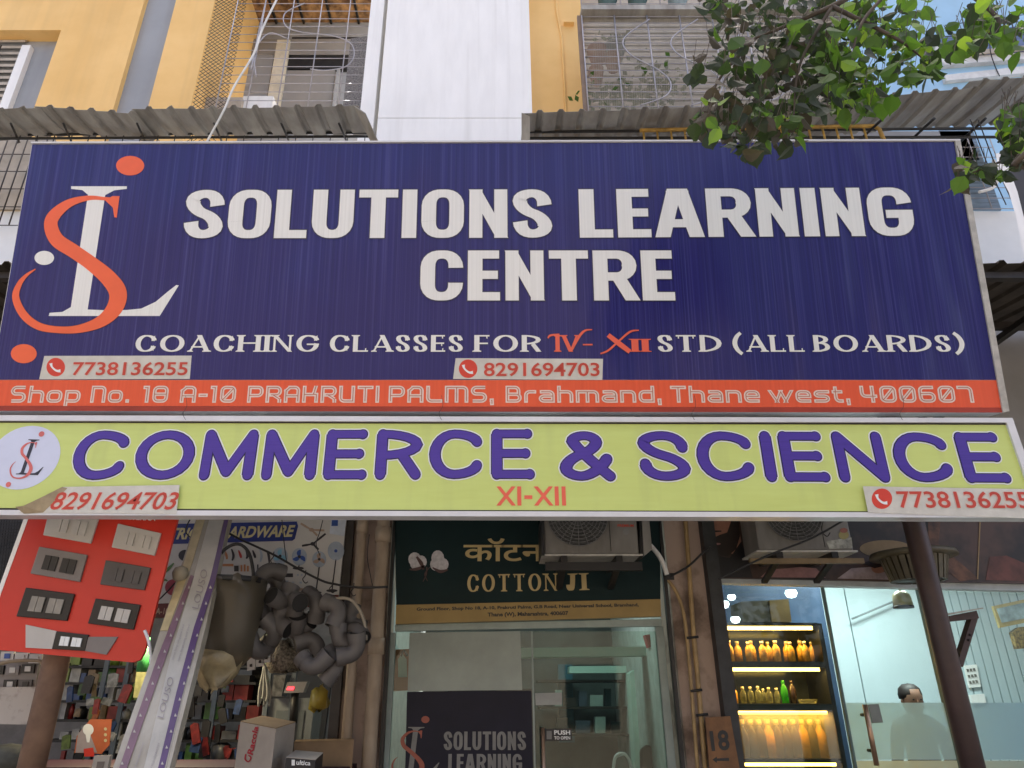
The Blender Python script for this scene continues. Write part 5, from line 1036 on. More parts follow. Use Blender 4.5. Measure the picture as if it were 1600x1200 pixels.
def pfan(cx, cy, r, m, stand, mb_=M_dk):
    flat(B5, ell(cx, cy, r, r * 1.15, 20), .003).build('printed_fan', M_fw, bn)
    b = MB()
    for k in range(3):
        a = k * 2.09 + .4; brush(b, B5, [(cx, cy, 3), (cx + r * .5 * math.cos(a), cy + r * .5 * math.sin(a), r * .55), (cx + r * .9 * math.cos(a + .3), cy + r * .9 * math.sin(a + .3), 2)], .004 + k * .0002)
    b.build('printed_blade', m, bn); flat(B5, ell(cx, cy, r * .2, r * .2, 12), .005).build('printed_hub', mb_, bn)
    if stand: flat(B5, [(cx - 1, cy + r), (cx + 1, cy + r), (cx - stand * .10 + 1, cy + stand), (cx - stand * .10 - 1, cy + stand)], .003).build('printed_stand', M_dk, bn); flat(B5, ell(cx - stand * .1, cy + stand, 9, 2.4, 14), .0035).build('printed_base', M_dk, bn)
pfan(525, 861, 13, M_fw, 62, M_fb); pfan(499, 874, 11, mat('fan_tan', (.40, .28, .20), .5), 52); pfan(468, 870, 12, M_fb, 18); pfan(438, 869, 12, M_fc, 22)
for cx, cy, m in ((487, 828, mat('fan_tan', (0, 0, 0))), (489, 850, M_dk)):
    b = MB(); 
    for k, (dx, dy) in enumerate(((-17, 3 if m == M_dk else -10), (20, -16 if m == M_dk else 1), (9, 9))): brush(b, B5, [(cx, cy, 2), (cx + dx * .6, cy + dy * .6, 3.5), (cx + dx, cy + dy, 3)], .003 + k * .0003, False)
    flat(B5, ell(cx, cy, 4, 3, 12), .0045).build('printed_hub', m, bn); b.build('printed_fan', m, bn)
flat(B5, [(518, 806), (542, 806), (538, 838), (515, 834)], .003).build('printed_cooler', mat('print_ice', (.55, .60, .66), .5), bn); flat(B5, [(519, 806), (529, 806), (528, 822), (518, 822)], .004).build('printed_cooler_grille', M_fb, bn)
for k in range(7):
    x = 351 + k * 11; b = MB(); h_ = [14, 16, 12, 13, 12, 18, 20][k]; m = [M_or, M_dk, mat('print_red', (.45, .04, .03), .5), M_dk, M_dk, M_fw, M_dk][k]
    brush(b, B5, [(x, 860 - (k % 2) * 2, 2), (x + 3, 868, 4), (x + (1 if k % 2 else 4), 860 + h_, 2.4)], .003); b.build('printed_tool', m, bn)
for k, (x, y, w_, h_, m) in enumerate(((347, 881, 18, 4, M_or), (366, 884, 7, 9, M_brown_dark), (376, 883, 3, 10, M_or), (381, 882, 3, 11, M_or), (386, 884, 3, 9, M_or), (402, 882, 2, 14, M_dk), (410, 883, 8, 2, M_dk), (446, 896, 12, 6, M_dk), (464, 897, 3, 3, M_fw), (470, 897, 3, 3, M_fw), (442, 907, 9, 6, M_fw), (456, 909, 4, 3, M_fw), (468, 909, 4, 3, M_fw), (440, 919, 34, 4, mat('fan_tan', (0, 0, 0))))): flat(B5, [(x, y), (x + w_, y), (x + w_, y + h_), (x, y + h_)], .003).build('printed_tool', m, bn)
flat(B5, ell(290, 868, 11, 9, 18), .003).build('printed_appliance', M_dk, bn); flat(B5, ell(272, 918, 14, 13, 18), .003).build('printed_fan', mat('print_crimson', (.30, .03, .05), .5), bn); 
b = MB(); brush(b, B5, [(250, 900, 2), (262, 890, 5), (272, 880, 2)], .003); brush(b, B5, [(246, 912, 3), (256, 906, 4), (262, 908, 2)], .0034); b.build('printed_tool', mat('print_green', (.10, .20, .06), .5), bn)
# tube light
tl = thing('tube_light', W(255, 956, 5.3), 'glowing warm tube light under the left end of the hardware banner', 'lamp')
MB().tube([W(222, 958, 5.3), W(292, 954, 5.3)], .014, 10).build('tube', mat('glowing_tube', (1, .9, .6), .5, emit=(1, .72, .28), estr=9), tl)
MB().tube([W(218, 953, 5.33), W(296, 949, 5.33)], .018, 8).build('fitting', M_alu_dirty, tl)
c = W(255, 958, 5.28); lamp_area('tube_glow', c - Vector((0, 0, .03)), .5, .04, 7, (1, .82, .5))
ceiling_lamp(-2.4, 6.2, 2.2, (.95, .98, 1), 'lit ceiling panel in the hardware shop', .8, .2)

# red switch display board
Y4 = 3.95; D4 = vplane(Y4)
rb_ = thing('switch_display_board', W(130, 920, Y4), 'tilted bright red display board carrying pairs of switch plates, left end', 'display board')
M_redb = mat('red_board', (.62, .035, .018), .35, scale=2, var=.08)
BQ = [(52, 800), (280, 800), (216, 1035), (-30, 1013)]
slab([(55, 780), (285, 780), (226, 1018), (219, 1031), (208, 1035), (-30, 1013)], Y4, .02).build('panel', M_redb, rb_); slab([(48, 780), (55, 780), (-30, 1013), (-36, 1013)], Y4 - .003, .03).build('edge_trim', M_white_wall, rb_)
words(D4, 'ETERNA', 200, 243, 812, 805, M_white_ink, rb_, off=.002, bold=.02, base2=814)
M_pw = mat('white_switch_plastic', (.50, .48, .44), .35, var=.04); M_pgy = mat('grey_switch_plastic', (.20, .18, .17), .35, var=.05); M_pdk = mat('charcoal_switch_plastic', (.075, .068, .065), .35, var=.06); M_pbk = mat('black_switch_plastic', (.014, .013, .013), .3)
def plate(q, mp, ms, mods, lab, kind='switch', gap=.012):
    t = slab(q, 0, .016, Plane(D4.o + D4.n * .014, D4.u, D4.v)).build('switch_plate', mp, rb_, bevel=.003); t['label'] = lab
    for (s0, s1, t0, t1) in mods:
        for k in range(2):
            a, b_ = lerp(s0, s1, k / 2), lerp(s0, s1, (k + 1) / 2) - gap; pl = Plane(D4.o + D4.n * (.021 + .001 * k), D4.u, D4.v)
            o = MB().hexa([pl.at(*bil(q, s, tt)) for s, tt in ((a, t0), (b_, t0), (b_, t1), (a, t1))], -pl.n * .006).build('switch', ms, t)
two = [(.18, .46, .25, .78), (.54, .84, .25, .78)]
plate([(77, 795), (154, 808), (141, 849), (67, 836)], M_pw, M_pw, two, 'white switch plate at the top left of the red board')
plate([(184, 818), (251, 833), (241, 868), (174, 855)], M_pw, M_pw, two, 'white switch plate at the top right of the red board')
plate([(61, 854), (136, 867), (124, 909), (47, 896)], M_pgy, M_pbk, two, 'grey plate with black switches')
plate([(165, 875), (235, 887), (225, 922), (156, 913)], M_pdk, M_pdk, two, 'charcoal plate with charcoal switches')
plate([(40, 918), (116, 928), (104, 970), (25, 963)], M_pbk, mat('champagne_switch', (.30, .28, .24), .35), two, 'black plate with champagne switches')
plate([(149, 935), (219, 945), (208, 984), (137, 974)], M_pbk, M_pw, two, 'black plate with white switches')
plate([(88, 986), (138, 992), (132, 1017), (81, 1014)], M_pbk, M_white_ink, two, 'small black plate with a white socket and switch')
slab([(40, 976), (88, 986), (81, 1014), (40, 1012)], 0, .008, Plane(D4.o + D4.n * .009, D4.u, D4.v)).build('side_plate', M_pw, rb_); slab([(138, 995), (184, 995), (166, 1023), (132, 1017)], 0, .008, Plane(D4.o + D4.n * .009, D4.u, D4.v)).build('side_plate', M_pgy, rb_)
# left post, net bundle, lower display, stone
po_ = thing('steel_post', (W(88, 1032, 4.1).x, 4.1, 0), 'rust brown round steel post below the red switch board', 'post'); x_ = LOC[po_.name].x
MB().tube([(x_, 4.1, 0), (x_, 4.1, zl_ - .02)], .066, 24).build('shaft', mat('rusty_tan_post', (.22, .13, .08), .6, scale=6, col2=(.12, .065, .04), bump=.2), po_)
nt_ = thing('wire_net_roll', W(20, 870, 4.35), 'dark grey roll of wire net hanging left of the red switch board', 'net'); b = MB()
for k in range(26): b.tube([W(-30 + k * 4.2, 800, 4.35 + .02 * (k % 3)), W(-50 + k * 4.4, 960, 4.33 + .03 * (k % 4))], .0022, 4)
for k in range(34): b.tube([W(-50, 800 + k * 5, 4.34), W(20, 802 + k * 5, 4.30), W(75, 800 + k * 5, 4.36)], .0022, 4)
o = b.build('wire_mesh', M_darksteel, nt_); o['kind'] = 'stuff'; rbox([(-60, 795), (85, 795), (60, 965), (-80, 965)], 4.42, .02, 'inner_layer', mat('net_grey', (.075, .075, .08), .8), nt_)
ld = thing('sample_display', W(25, 1050, 4.3), 'dark grey sample panel with switch plates at the left edge, above the stained stone', 'display board'); L4 = vplane(4.3)
rbox([(-60, 1018), (64, 1022), (54, 1076), (-60, 1076)], 4.3, .02, 'panel', M_pgy, ld)
words(L4, 'HELIX', 15, 31, 1031, 1028, M_pbk, ld, off=.002)
for (x, y, m1, m2) in ((10, 1040, M_pgy, M_pw), (34, 1038, M_pbk, M_pw), (6, 1062, M_pbk, M_pw), (30, 1062, M_pdk, M_pbk), (-14, 1040, M_pbk, M_pw), (2, 1018, M_pw, M_fb), (24, 1020, M_pw, M_pw), (46, 1022, M_pw, M_pw)):
    o = rbox([(x, y), (x + 20, y), (x + 18, y + 14), (x - 2, y + 14)], 4.285, .014, 'switch_plate', m1, ld); rbox([(x + 5, y + 3), (x + 14, y + 3), (x + 13, y + 11), (x + 4, y + 11)], 4.28, .004, 'switch', m2, o)
tag(rbox([(-60, 1074), (57, 1073), (46, 1132), (-60, 1131)], 4.25, .03, 'stone_slab', mat('stained_marble', (.42, .38, .33), .6, scale=7, col2=(.15, .12, .10), lo=.32, hi=.5, detail=8)), 'square stained white stone slab at the left edge beside the rusty post', 'stone')
wire('rope', px3([(-10, 1040), (20, 1033), (55, 1032), (66, 1036), (70, 1050), (56, 1100), (46, 1150), (40, 1215)], 4.2), .010, mat('jute', (.30, .24, .16), .9), label='frayed beige rope looped beside the rusty post', cat='rope')
tag(MB().lathe([(0, -.1), (.14, -.08), (.2, 0), (.13, .07), (0, .09)], W(10, 1190, 4.4), 14).build('sack', mat('dark_sack', (.10, .10, .08), .9, scale=8, var=.3, bump=.5)), 'dark cloth sack in the lower left corner', 'sack')
# long wrapped boards leaning
A_, B_, C_, D_ = W(310, 800, 4.4), W(360, 800, 4.4), W(262, 1212, 3.5), W(172, 1212, 3.5)
nn = (B_ - A_).cross(D_ - A_).normalized(); nn = nn if nn.y < 0 else -nn
PK = Plane(A_, B_ - A_, (A_ - D_)); PK.n = nn
def pk(q, off, th=.002): return MB().hexa([CAM + ray(*p) * ((A_ - CAM + nn * off).dot(nn) / ray(*p).dot(nn)) for p in q], -nn * th)
lp = thing('wrapped_board_pack', D_, 'long plastic wrapped pack with two purple printed stripes leaning beside the red board', 'package')
M_wrap = mat('cloudy_wrap', (.40, .37, .30), .25, scale=6, stretch=(1, 1, .3), col2=(.28, .25, .19), bump=.35); M_pur = mat('purple_print', (.09, .045, .13), .35, var=.1)
pk([(310, 800), (360, 800), (321, 981), (262, 1212), (172, 1212), (233, 1039)], 0, .06).build('pack', M_wrap, lp)
pk([(330, 800), (352, 800), (312, 981), (256, 1212), (222, 1212), (268, 1020), (303, 900)], .003).build('white_sheet', mat('wrap_white', (.44, .42, .36), .3, scale=8, var=.08, bump=.2), lp)
pk([(309, 806), (320, 812), (300, 880), (262, 985), (250, 985), (284, 890)], .004).build('tube_lit_wrap', mat('tube_lit_wrap', (.55, .45, .24), .35, scale=10, var=.15, bump=.4), lp)  # the tube light's yellow cast is put into this wrap's colour
M_pur2 = mat('mauve_print', (.20, .11, .14), .35, var=.1)
pk([(298, 898), (303, 900), (258, 1030), (194, 1212), (182, 1212), (247, 1024)], .007).build('printed_stripe', M_pur2, lp)
pk([(352, 806), (358, 806), (336, 910), (312, 985), (285, 1085), (254, 1212), (244, 1212), (276, 1080), (303, 980), (328, 905)], .007).build('printed_stripe', M_pur, lp)
def pkp(px, py, off): d = ray(px, py); return CAM + d * ((A_ - CAM + nn * off).dot(nn) / d.dot(nn))
b = MB()
for k in range(12):
    for (x, y) in (bil([(300, 905), (300, 905), (186, 1205), (186, 1205)], 0, (k + .5) / 12), bil([(332, 905), (332, 905), (250, 1205), (250, 1205)], 0, (k + .5) / 12)):
        b.poly([pkp(x - 2, y + 2, .0095), pkp(x, y - 3, .0095), pkp(x + 2.5, y + 2, .0095)])
b.build('printed_triangle', mat('wrap_white', (0, 0, 0)), lp)['kind'] = 'stuff'
class _P: pass
PP = _P(); PP.at = lambda x, y: pkp(x, y, .008); PP.n = nn
for q in ([(300, 950), (310, 952), (325, 892), (315, 888)], [(246, 1120), (255, 1123), (272, 1060), (263, 1056)]): words(PP, 'LOUSO', 0, 0, 0, 0, mat('faint_ink', (.30, .27, .28), .5), lp, off=.001, bold=-.005, rot=[q[0], q[3], q[2], q[1]])
for q in ([(268, 1030), (285, 975), (289, 977), (272, 1032)], [(277, 1032), (294, 975), (298, 977), (281, 1034)], [(207, 1206), (222, 1160), (226, 1162), (211, 1208)], [(232, 1208), (246, 1160), (250, 1162), (236, 1210)]): words(PP, 'interior fittings ceiling panel board', 0, 0, 0, 0, mat('faint_ink', (0, 0, 0)), lp, off=.001, bold=0, rot=[q[0], q[1], q[2], q[3]])
wire('black_cable', px3([(300, 806), (290, 830), (305, 850), (296, 880), (270, 915), (240, 945)], 4.3), .004, M_black, label='loose black cable hanging behind the top of the wrapped pack', cat='cable')
wire('white_cable', px3([(226, 985), (233, 1005), (236, 1040), (230, 1060), (226, 1075)], 3.9), .008, M_alu, label='white cable hanging from the corner of the red switch board', cat='cable')
tag(MB().lathe([(0, -.05), (.035, -.035), (.045, 0), (.035, .03), (0, .045)], W(282, 896, 4.1), 14).build('pulley', mat('dull_cream', (.30, .27, .2), .5)), 'small round cream cap hanging on the wires before the wrapped pack', 'cap')
# hanging line with hooks
wire('hanging_line', px3([(352, 830), (374, 842), (396, 852), (430, 868), (465, 888), (500, 906), (520, 912), (560, 918), (606, 917)], 4.45), .0075, M_black, label='black line strung from the wrapped pack to the left pillar', cat='line')
for pts, lab in (([(440, 806), (443, 840), (447, 872), (450, 880)], 'thin black wire hanging down across the banner to the line'), ([(506, 806), (500, 830), (494, 850), (500, 868)], 'thin black wire hanging beside the printed ceiling fans'), ([(577, 835), (574, 870), (579, 900), (582, 915)], 'thin black wire hanging between the two drain pipes')): wire('hanging_wire', px3(pts, 4.5), .0028, M_black, label=lab, cat='wire')
for px, py in ((427, 868), (477, 897), (519, 912), (552, 917)): wire('hook', px3([(px + 1, py - 6), (px, py + 2), (px - 4, py + 8), (px, py + 14), (px + 4, py + 12)], 4.42), .003, M_darksteel, label={427: 'steel hook on the line, leftmost, above the first grey elbow', 477: 'steel hook on the line above the middle elbows', 519: 'steel hook on the line beside the printed stand fan', 552: 'steel hook on the line in front of the left drain pipe'}[px], cat='hook', group='hooks on the black line')
# bucket in a bag
bk = thing('wrapped_bucket', W(365, 950, 4.3), 'dark bucket in a cloudy plastic bag, hanging by its black hoop handle', 'bucket')
c = W(366, 905, 4.3); MB().lathe([(.165, 0), (.18, .0), (.18, -.03), (.168, -.03), (.165, 0)], c, 24).build('rim', M_black, bk)
MB().lathe([(.165, -.02), (.15, -.2), (.12, -.40), (0, -.40)], c, 24).build('body', mat('bucket_taupe', (.085, .075, .06), .4), bk)
M_bag = sheet_glass('bag_film', (.75, .70, .60), .2, milk=.45, milkcol=(.42, .37, .28))
def crumple(mb, amp, sd):
    rnd = random.Random(sd)
    for p in mb.v: p += Vector((rnd.gauss(0, amp), rnd.gauss(0, amp), rnd.gauss(0, amp)))
    return mb
crumple(MB().lathe([(.185, .0), (.185, -.1), (.18, -.2), (.165, -.32), (.15, -.42), (.10, -.47)], c, 22), .007, 3).build('bag', M_bag, bk)
crumple(MB().lathe([(.13, -.40), (.15, -.44), (.11, -.49), (.05, -.56), (.01, -.60)], c + Vector((-.02, -.02, 0)), 14), .016, 5).build('bag_bottom', mat('cream_film', (.42, .34, .19), .35, scale=9, var=.2), bk)
wire('handle', px3([(331, 905), (336, 880), (352, 858), (372, 850), (388, 862), (395, 888), (396, 908)], 4.22), .010, M_black, bk)
# grey elbows: one built, then copied
M_pvc = mat('grey_pvc', (.105, .096, .09), .5, scale=6, var=.1)
def elbow_meshes():
    Rb = .060; r = .047; path = [(Rb * (1 - math.cos(a)), 0, Rb * math.sin(a)) for a in [R(x) for x in range(0, 91, 10)]]
    path = [(0, 0, -.05)] + path + [(Rb + .05, 0, Rb)]
    body = MB().tube(path, r, 18, cap=False); col = MB(); ins = MB()
    for (a, b_) in (((0, 0, -.062), (0, 0, -.012)), ((Rb + .012, 0, Rb), (Rb + .062, 0, Rb))): col.tube([a, b_], r * 1.12, 18, cap=False)
    for (p, d) in (((0, 0, -.056), (0, 0, 1)), ((Rb + .056, 0, Rb), (-1, 0, 0))): ins.tube([p, Vector(p) + Vector(d) * .004], r * 1.08, 16)  # dark discs standing in for the shade inside the hollow pipe
    return body.mesh('body', M_pvc), col.mesh('collar', M_pvc), ins.mesh('opening', mat('pipe_dark', (.012, .011, .01), .7))
em = elbow_meshes(); rnd = random.Random(5)
el = [(424, 896, 10, 'top elbow of the left string, opening upward under the hook'), (430, 915, 100, 'elbow just under the topmost one of the left string'), (437, 934, 200, 'small elbow bent left in the middle of the left string'), (411, 960, 60, 'elbow at the left side of the bunch beside the bagged bucket'), (441, 960, 300, 'round elbow in the middle of the left bunch'), (424, 992, 150, 'elbow at the lower left of the bunch, pointing to the bucket'), (398, 1008, 240, 'lowest left elbow with its black open mouth'), (463, 942, 20, 'elbow with a short upright neck left of the hook'), (493, 950, 120, 'elbow turned right at the top of the middle bunch'), (458, 980, 210, 'elbow behind the middle of the bunch'), (475, 985, 330, 'large elbow facing the street in the middle of the bunch'), (490, 1010, 70, 'elbow with a dark round mouth low in the middle bunch'), (524, 960, 110, 'tall elbow behind the open ring at the right bunch'), (550, 962, 290, 'elbow at the top right of the right bunch'), (556, 990, 40, 'elbow on the outer right edge of the right bunch'), (545, 1018, 170, 'elbow low on the right side of the right bunch'), (486, 1035, 220, 'elbow hanging at the bottom left of the right bunch'), (518, 1045, 130, 'lowest elbow of the right bunch'), (535, 995, 260, 'elbow in the middle of the right bunch')]
for i, (px, py, ang, lab) in enumerate(el):
    p = W(px, py, 4.42 + rnd.uniform(-.09, .09)); t = thing('pipe_elbow', p, 'grey ' + lab, 'pipe elbow', 'grey pipe elbows hung on the line')
    t.rotation_euler = (rnd.uniform(-.7, .7), R(ang), rnd.uniform(-1.2, 1.2))
    for nm, me in zip(('body', 'collar', 'opening'), em):
        o = bpy.data.objects.new(nm, me); COL.objects.link(o); o.parent = t; o.location = (-.05, 0, -.04)
wire('metal_ring', px3([(510, 948), (525, 936), (545, 936), (560, 950), (570, 975), (572, 1000)], 4.36), .010, mat('dull_tan_ring', (.30, .26, .2), .35), label='pale curved strip around the top of the right bunch of elbows', cat='strip')
# shelves and goods inside
M_shsteel = mat('shelf_steel', (.09, .11, .13), .4)
gs_ = thing('goods_rack', (-2.6, 7.0, .06), 'steel goods rack along the back of the hardware shop', 'rack')
rows = [1040, 1066, 1094, 1124, 1156, 1192]
for ry in rows: MB().box((XR(60, ry, 6.9), 6.9, Z(ry, 6.9) - .02), (XR(400, ry, 6.9), 7.3, Z(ry, 6.9))).build('shelf', M_darksteel, gs_)
for px in (150, 185, 330): MB().box((XR(px, 1100, 6.88), 6.88, .06), (XR(px, 1100, 6.88) + .04, 6.899, zc0)).build('upright', M_shsteel, gs_)
T1 = 'first second third fourth fifth sixth seventh eighth ninth tenth eleventh twelfth thirteenth fourteenth fifteenth sixteenth seventeenth eighteenth nineteenth twentieth'.split()
ORD = [''] + T1 + ['twenty-' + w for w in T1[:9]] + ['thirtieth'] + ['thirty-' + w for w in T1[:9]] + ['fortieth']
cols = {'red': (.38, .03, .025), 'orange': (.48, .13, .03), 'green': (.09, .22, .05), 'white': (.50, .50, .48), 'blue': (.04, .10, .28), 'black': (.015, .015, .018), 'tan': (.32, .22, .12), 'lime': (.24, .34, .06), 'grey': (.18, .18, .19)}
rnames = ['topmost', 'second', 'third', 'fourth', 'fifth', 'lowest']
prod = {}
weights = {0: ['black', 'lime', 'green', 'tan', 'white'], 1: ['lime', 'green', 'white', 'red', 'tan', 'blue'], 2: ['white', 'red', 'lime', 'black', 'blue'], 3: ['white', 'black', 'red', 'tan', 'grey'], 4: ['red', 'orange', 'grey', 'white', 'black'], 5: ['red', 'green', 'blue', 'black', 'grey']}
rnd = random.Random(11)
for ri, ry in enumerate(rows):
    px = 92; cnt = 0
    while px < 385:
        w = rnd.uniform(6, 20) if px < 290 else rnd.uniform(14, 30); cn = rnd.choice(weights[ri]);
        if 285 < px: cn = rnd.choice(['red', 'black', 'black', 'grey', 'green'])
        h = rnd.uniform(.05, .165); x0 = XR(px, ry, 6.95); x1 = XR(px + w - 1.2, ry, 6.95); z0 = Z(ry, 6.9) + .001; kind = rnd.random()
        m = mat('goods_' + cn, tuple(v * .75 for v in cols[cn]), .35, scale=14, var=.18)
        side = 'left' if px < 152 else 'second' if px < 187 else 'third' if px < 245 else 'fourth' if px < 332 else 'right'
        if kind < .68: b = MB().box((x0, 6.95, z0), (x1, 7.1, z0 + h)); nm = 'carton'
        else: r = (x1 - x0) / 2; b = MB().lathe([(0, 0), (r, 0), (r, h * .8), (r * .5, h * .95), (r * .5, h * 1.1), (0, h * 1.1)], ((x0 + x1) / 2, 7.0, z0), 10); nm = 'canister'
        o = b.build(nm, m); cnt += 1; lab = 'small %s %s, %s from the left on the %s shelf of the goods rack' % (cn, nm, ORD[cnt], rnames[ri])
        tag(o, lab, nm, 'goods on the %s shelf of the goods rack' % rnames[ri]); px += w + rnd.uniform(0, 4)
M_hook_ = M_darksteel
for i in range(70):     # carded goods hanging in front of the rack
    px, py = rnd.uniform(96, 372), rnd.choice((1036, 1052, 1070, 1088, 1106, 1128, 1146, 1166)) + rnd.uniform(-4, 4); Yh = rnd.uniform(6.2, 6.75)
    cn = rnd.choice(['black', 'grey', 'blue', 'white', 'green', 'tan', 'orange', 'red', 'lime', 'black'] if px < 240 else ['black', 'black', 'grey', 'red', 'green', 'blue']); w, h = rnd.uniform(.03, .09), rnd.uniform(.05, .17)
    p = W(px, py, Yh); tl_ = rnd.uniform(-.35, .35); ux = Vector((math.cos(tl_), 0, math.sin(tl_))) * w; uz = Vector((-math.sin(tl_), 0, math.cos(tl_))) * h
    side = 'left' if px < 152 else 'second' if px < 187 else 'third' if px < 245 else 'fourth' if px < 332 else 'right'
    o = MB().hexa([p - uz, p - uz + ux, p - uz * .1 + ux, p + ux * .5, p - uz * .1], (0, .02, 0)).build('hanging_pack', mat('pack_' + cn, tuple(v * .6 for v in cols[cn]), .4, scale=26, var=.3))
    hgt = 'upper' if py < 1080 else 'middle' if py < 1130 else 'lower'
    tag(o, 'small %s carded pack hanging before the %s %s bay of the goods rack' % (cn, hgt, side), 'pack', 'small %s packs before the %s %s bay' % (cn, hgt, side))
cd = thing('bulb_card', W(146, 1150, 5.6), 'orange display card with a big white bulb printed on it', 'display card'); K5 = vplane(5.6)
rbox([(141, 1124), (174, 1124), (170, 1165), (158, 1178), (116, 1176), (120, 1150)], 5.6, .01, 'card', mat('orange_card', (.50, .12, .035), .4), cd); flat(K5, [(118, 1176), (122, 1146), (136, 1134), (152, 1176)], .001).build('grey_wedge', mat('card_grey', (.35, .30, .30), .4), cd)
flat(K5, ell(138, 1140, 8.5, 9, 20), .002).build('printed_bulb', M_white_ink, cd); flat(K5, [(134, 1148), (142, 1148), (140, 1160), (136, 1160)], .0025).build('printed_bulb_base', M_white_ink, cd)
for k in range(3): flat(K5, ell(165, 1139 + k * 9, 2.4, 2.6, 12), .002).build('printed_ring', M_cream_t, cd)
flat(K5, [(131, 1170), (146, 1168), (148, 1182), (132, 1182)], .003).build('printed_tag', M_redb, cd)
tag(MB().lathe([(0, 0), (.04, 0), (.045, .12), (.03, .17), (.015, .2), (.015, .23), (0, .23)], W(222, 1050, 5.4), 14).build('green_bottle', mat('bright_green_plastic', (.08, .42, .12), .3)), 'bright green bottle beside the corner of the red switch board', 'bottle')
tag(rbox([(213, 1050), (232, 1050), (228, 1092), (208, 1090)], 5.6, .1, 'pouch', mat('olive_pouch', (.28, .28, .12), .5, scale=20, var=.2)), 'olive yellow pouch hanging below the green bottle', 'pouch')
sw = thing('switch_plate_box', W(156, 1195, 4.6), 'white switch plate box standing on the counter, left of the wrapped pack', 'box'); rbox([(147, 1181), (172, 1180), (165, 1216), (140, 1216)], 4.6, .03, 'plate', M_pw, sw); rbox([(152, 1190), (163, 1190), (159, 1206), (149, 1206)], 4.594, .005, 'switch', M_pgy, sw)
tag(MB().box((-4.6, 4.7, .01), (XR(545, 1190, 4.7), 5.3, Z(1199, 4.7))).build('counter', mat('maroon_counter', (.045, .010, .018), .6)), 'low maroon topped counter across the hardware shop front', 'counter')
# middle bay
cbn = thing('steel_cabinet', W(448, 1120, 6.0), 'grey steel cabinet with a recessed panel, behind the cardboard boxes', 'cabinet'); rbox([(412, 1092), (492, 1090), (484, 1160), (404, 1160)], 6.0, .3, 'case', mat('cabinet_grey', (.20, .22, .23), .45), cbn)
rbox([(432, 1110), (476, 1110), (470, 1160), (426, 1160)], 5.99, .008, 'panel', mat('cabinet_recess', (.12, .14, .15), .5), cbn)
sc_ = thing('weighing_scale', W(460, 1075, 5.7), 'grey weighing scale with a red lit display above the steel cabinet', 'scale'); rbox([(449, 1066), (480, 1065), (474, 1082), (443, 1083)], 5.7, .08, 'head', mat('scale_grey', (.26, .25, .25), .4), sc_)
flat(vplane(5.7), [(450, 1073), (460, 1073), (459, 1078), (448, 1078)], .004).build('display', mat('red_display', (.6, .02, .03), .4, emit=(1, .03, .04), estr=1.5), sc_); MB().tube([W(461, 1083, 5.75), W(458, 1130, 5.75)], .03, 8).build('column', M_darksteel, sc_)
cr = thing('cable_bundle', W(413, 1070, 5.5), 'bundle of white cable ends hanging over the steel cabinet', 'cable bundle'); b = MB()
for k in range(9): b.tube([Vector(p) for p in catmull([tuple(W(*p, 5.5 + .01 * (k % 3))) for p in ((413, 1036), (411 + k * .6, 1050), (405 + k * 2.2, 1080), (404 + k * 2.0, 1104 - (k % 4) * 4))], 4)], .008, 6)
b.build('cables', mat('off_white_cable', (.36, .36, .32), .5), cr)['kind'] = 'stuff'
for k, (x, y) in enumerate(((386, 1034), (400, 1028), (386, 1020), (410, 1022))): o = rbox([(x, y), (x + 13, y - 2), (x + 12, y + 12), (x, y + 14)], 5.2, .02, 'socket_plate', M_pw, label='white socket plate hanging under the elbows, ' + ['lower left', 'middle', 'upper left', 'right'][k] + ' of four', cat='socket', group='white socket plates under the elbows'); rbox([(x + 4, y + 4), (x + 8, y + 3), (x + 8, y + 8), (x + 4, y + 8)], 5.195, .004, 'socket', M_pbk, o)
tag(crumple(MB().lathe([(0, -.09), (.09, -.08), (.12, 0), (.1, .07), (0, .1)], W(446, 1026, 5.3), 16), .018, 8).build('scouring_pads', mat('straw_mesh', (.30, .26, .2), .8, scale=60, col2=(.05, .045, .035), bump=1)), 'crinkled beige pile of scouring pads behind the grey elbows', 'scouring pads')
tag(crumple(MB().lathe([(0, -.07), (.06, -.05), (.05, .05), (0, .08)], W(499, 1092, 5.2), 10), .012, 9).build('yellow_pouch', mat('yellow_foil', (.40, .32, .05), .35)), 'small yellow foil pouch beside the left pillar', 'pouch')
tag(rbox([(428, 1055), (447, 1054), (440, 1088), (424, 1088)], 5.9, .15, 'grey_machine', mat('machine_grey', (.12, .12, .12), .4, scale=30, var=.4)), 'dark grey machine part left of the weighing scale', 'machine')
for px in (418, 457): MB().box((XR(px, 1050, 5.95), 5.95, 0.06), (XR(px, 1050, 5.95) + .03, 5.98, Z(1010, 5.95))).build('rack_upright', M_shsteel, label='perforated steel rack upright, ' + ('left of' if px == 418 else 'behind') + ' the weighing scale', cat='upright')
tag(rbox([(394, 1045), (520, 1043), (500, 1200), (380, 1200)], 7.2, .05, 'dark_backdrop', mat('dark_backdrop', (.02, .02, .022), .6)), 'dark backdrop panel darkening the bay behind the steel cabinet', 'partition')  # dark sheet added so the bay behind the cabinet reads as unlit
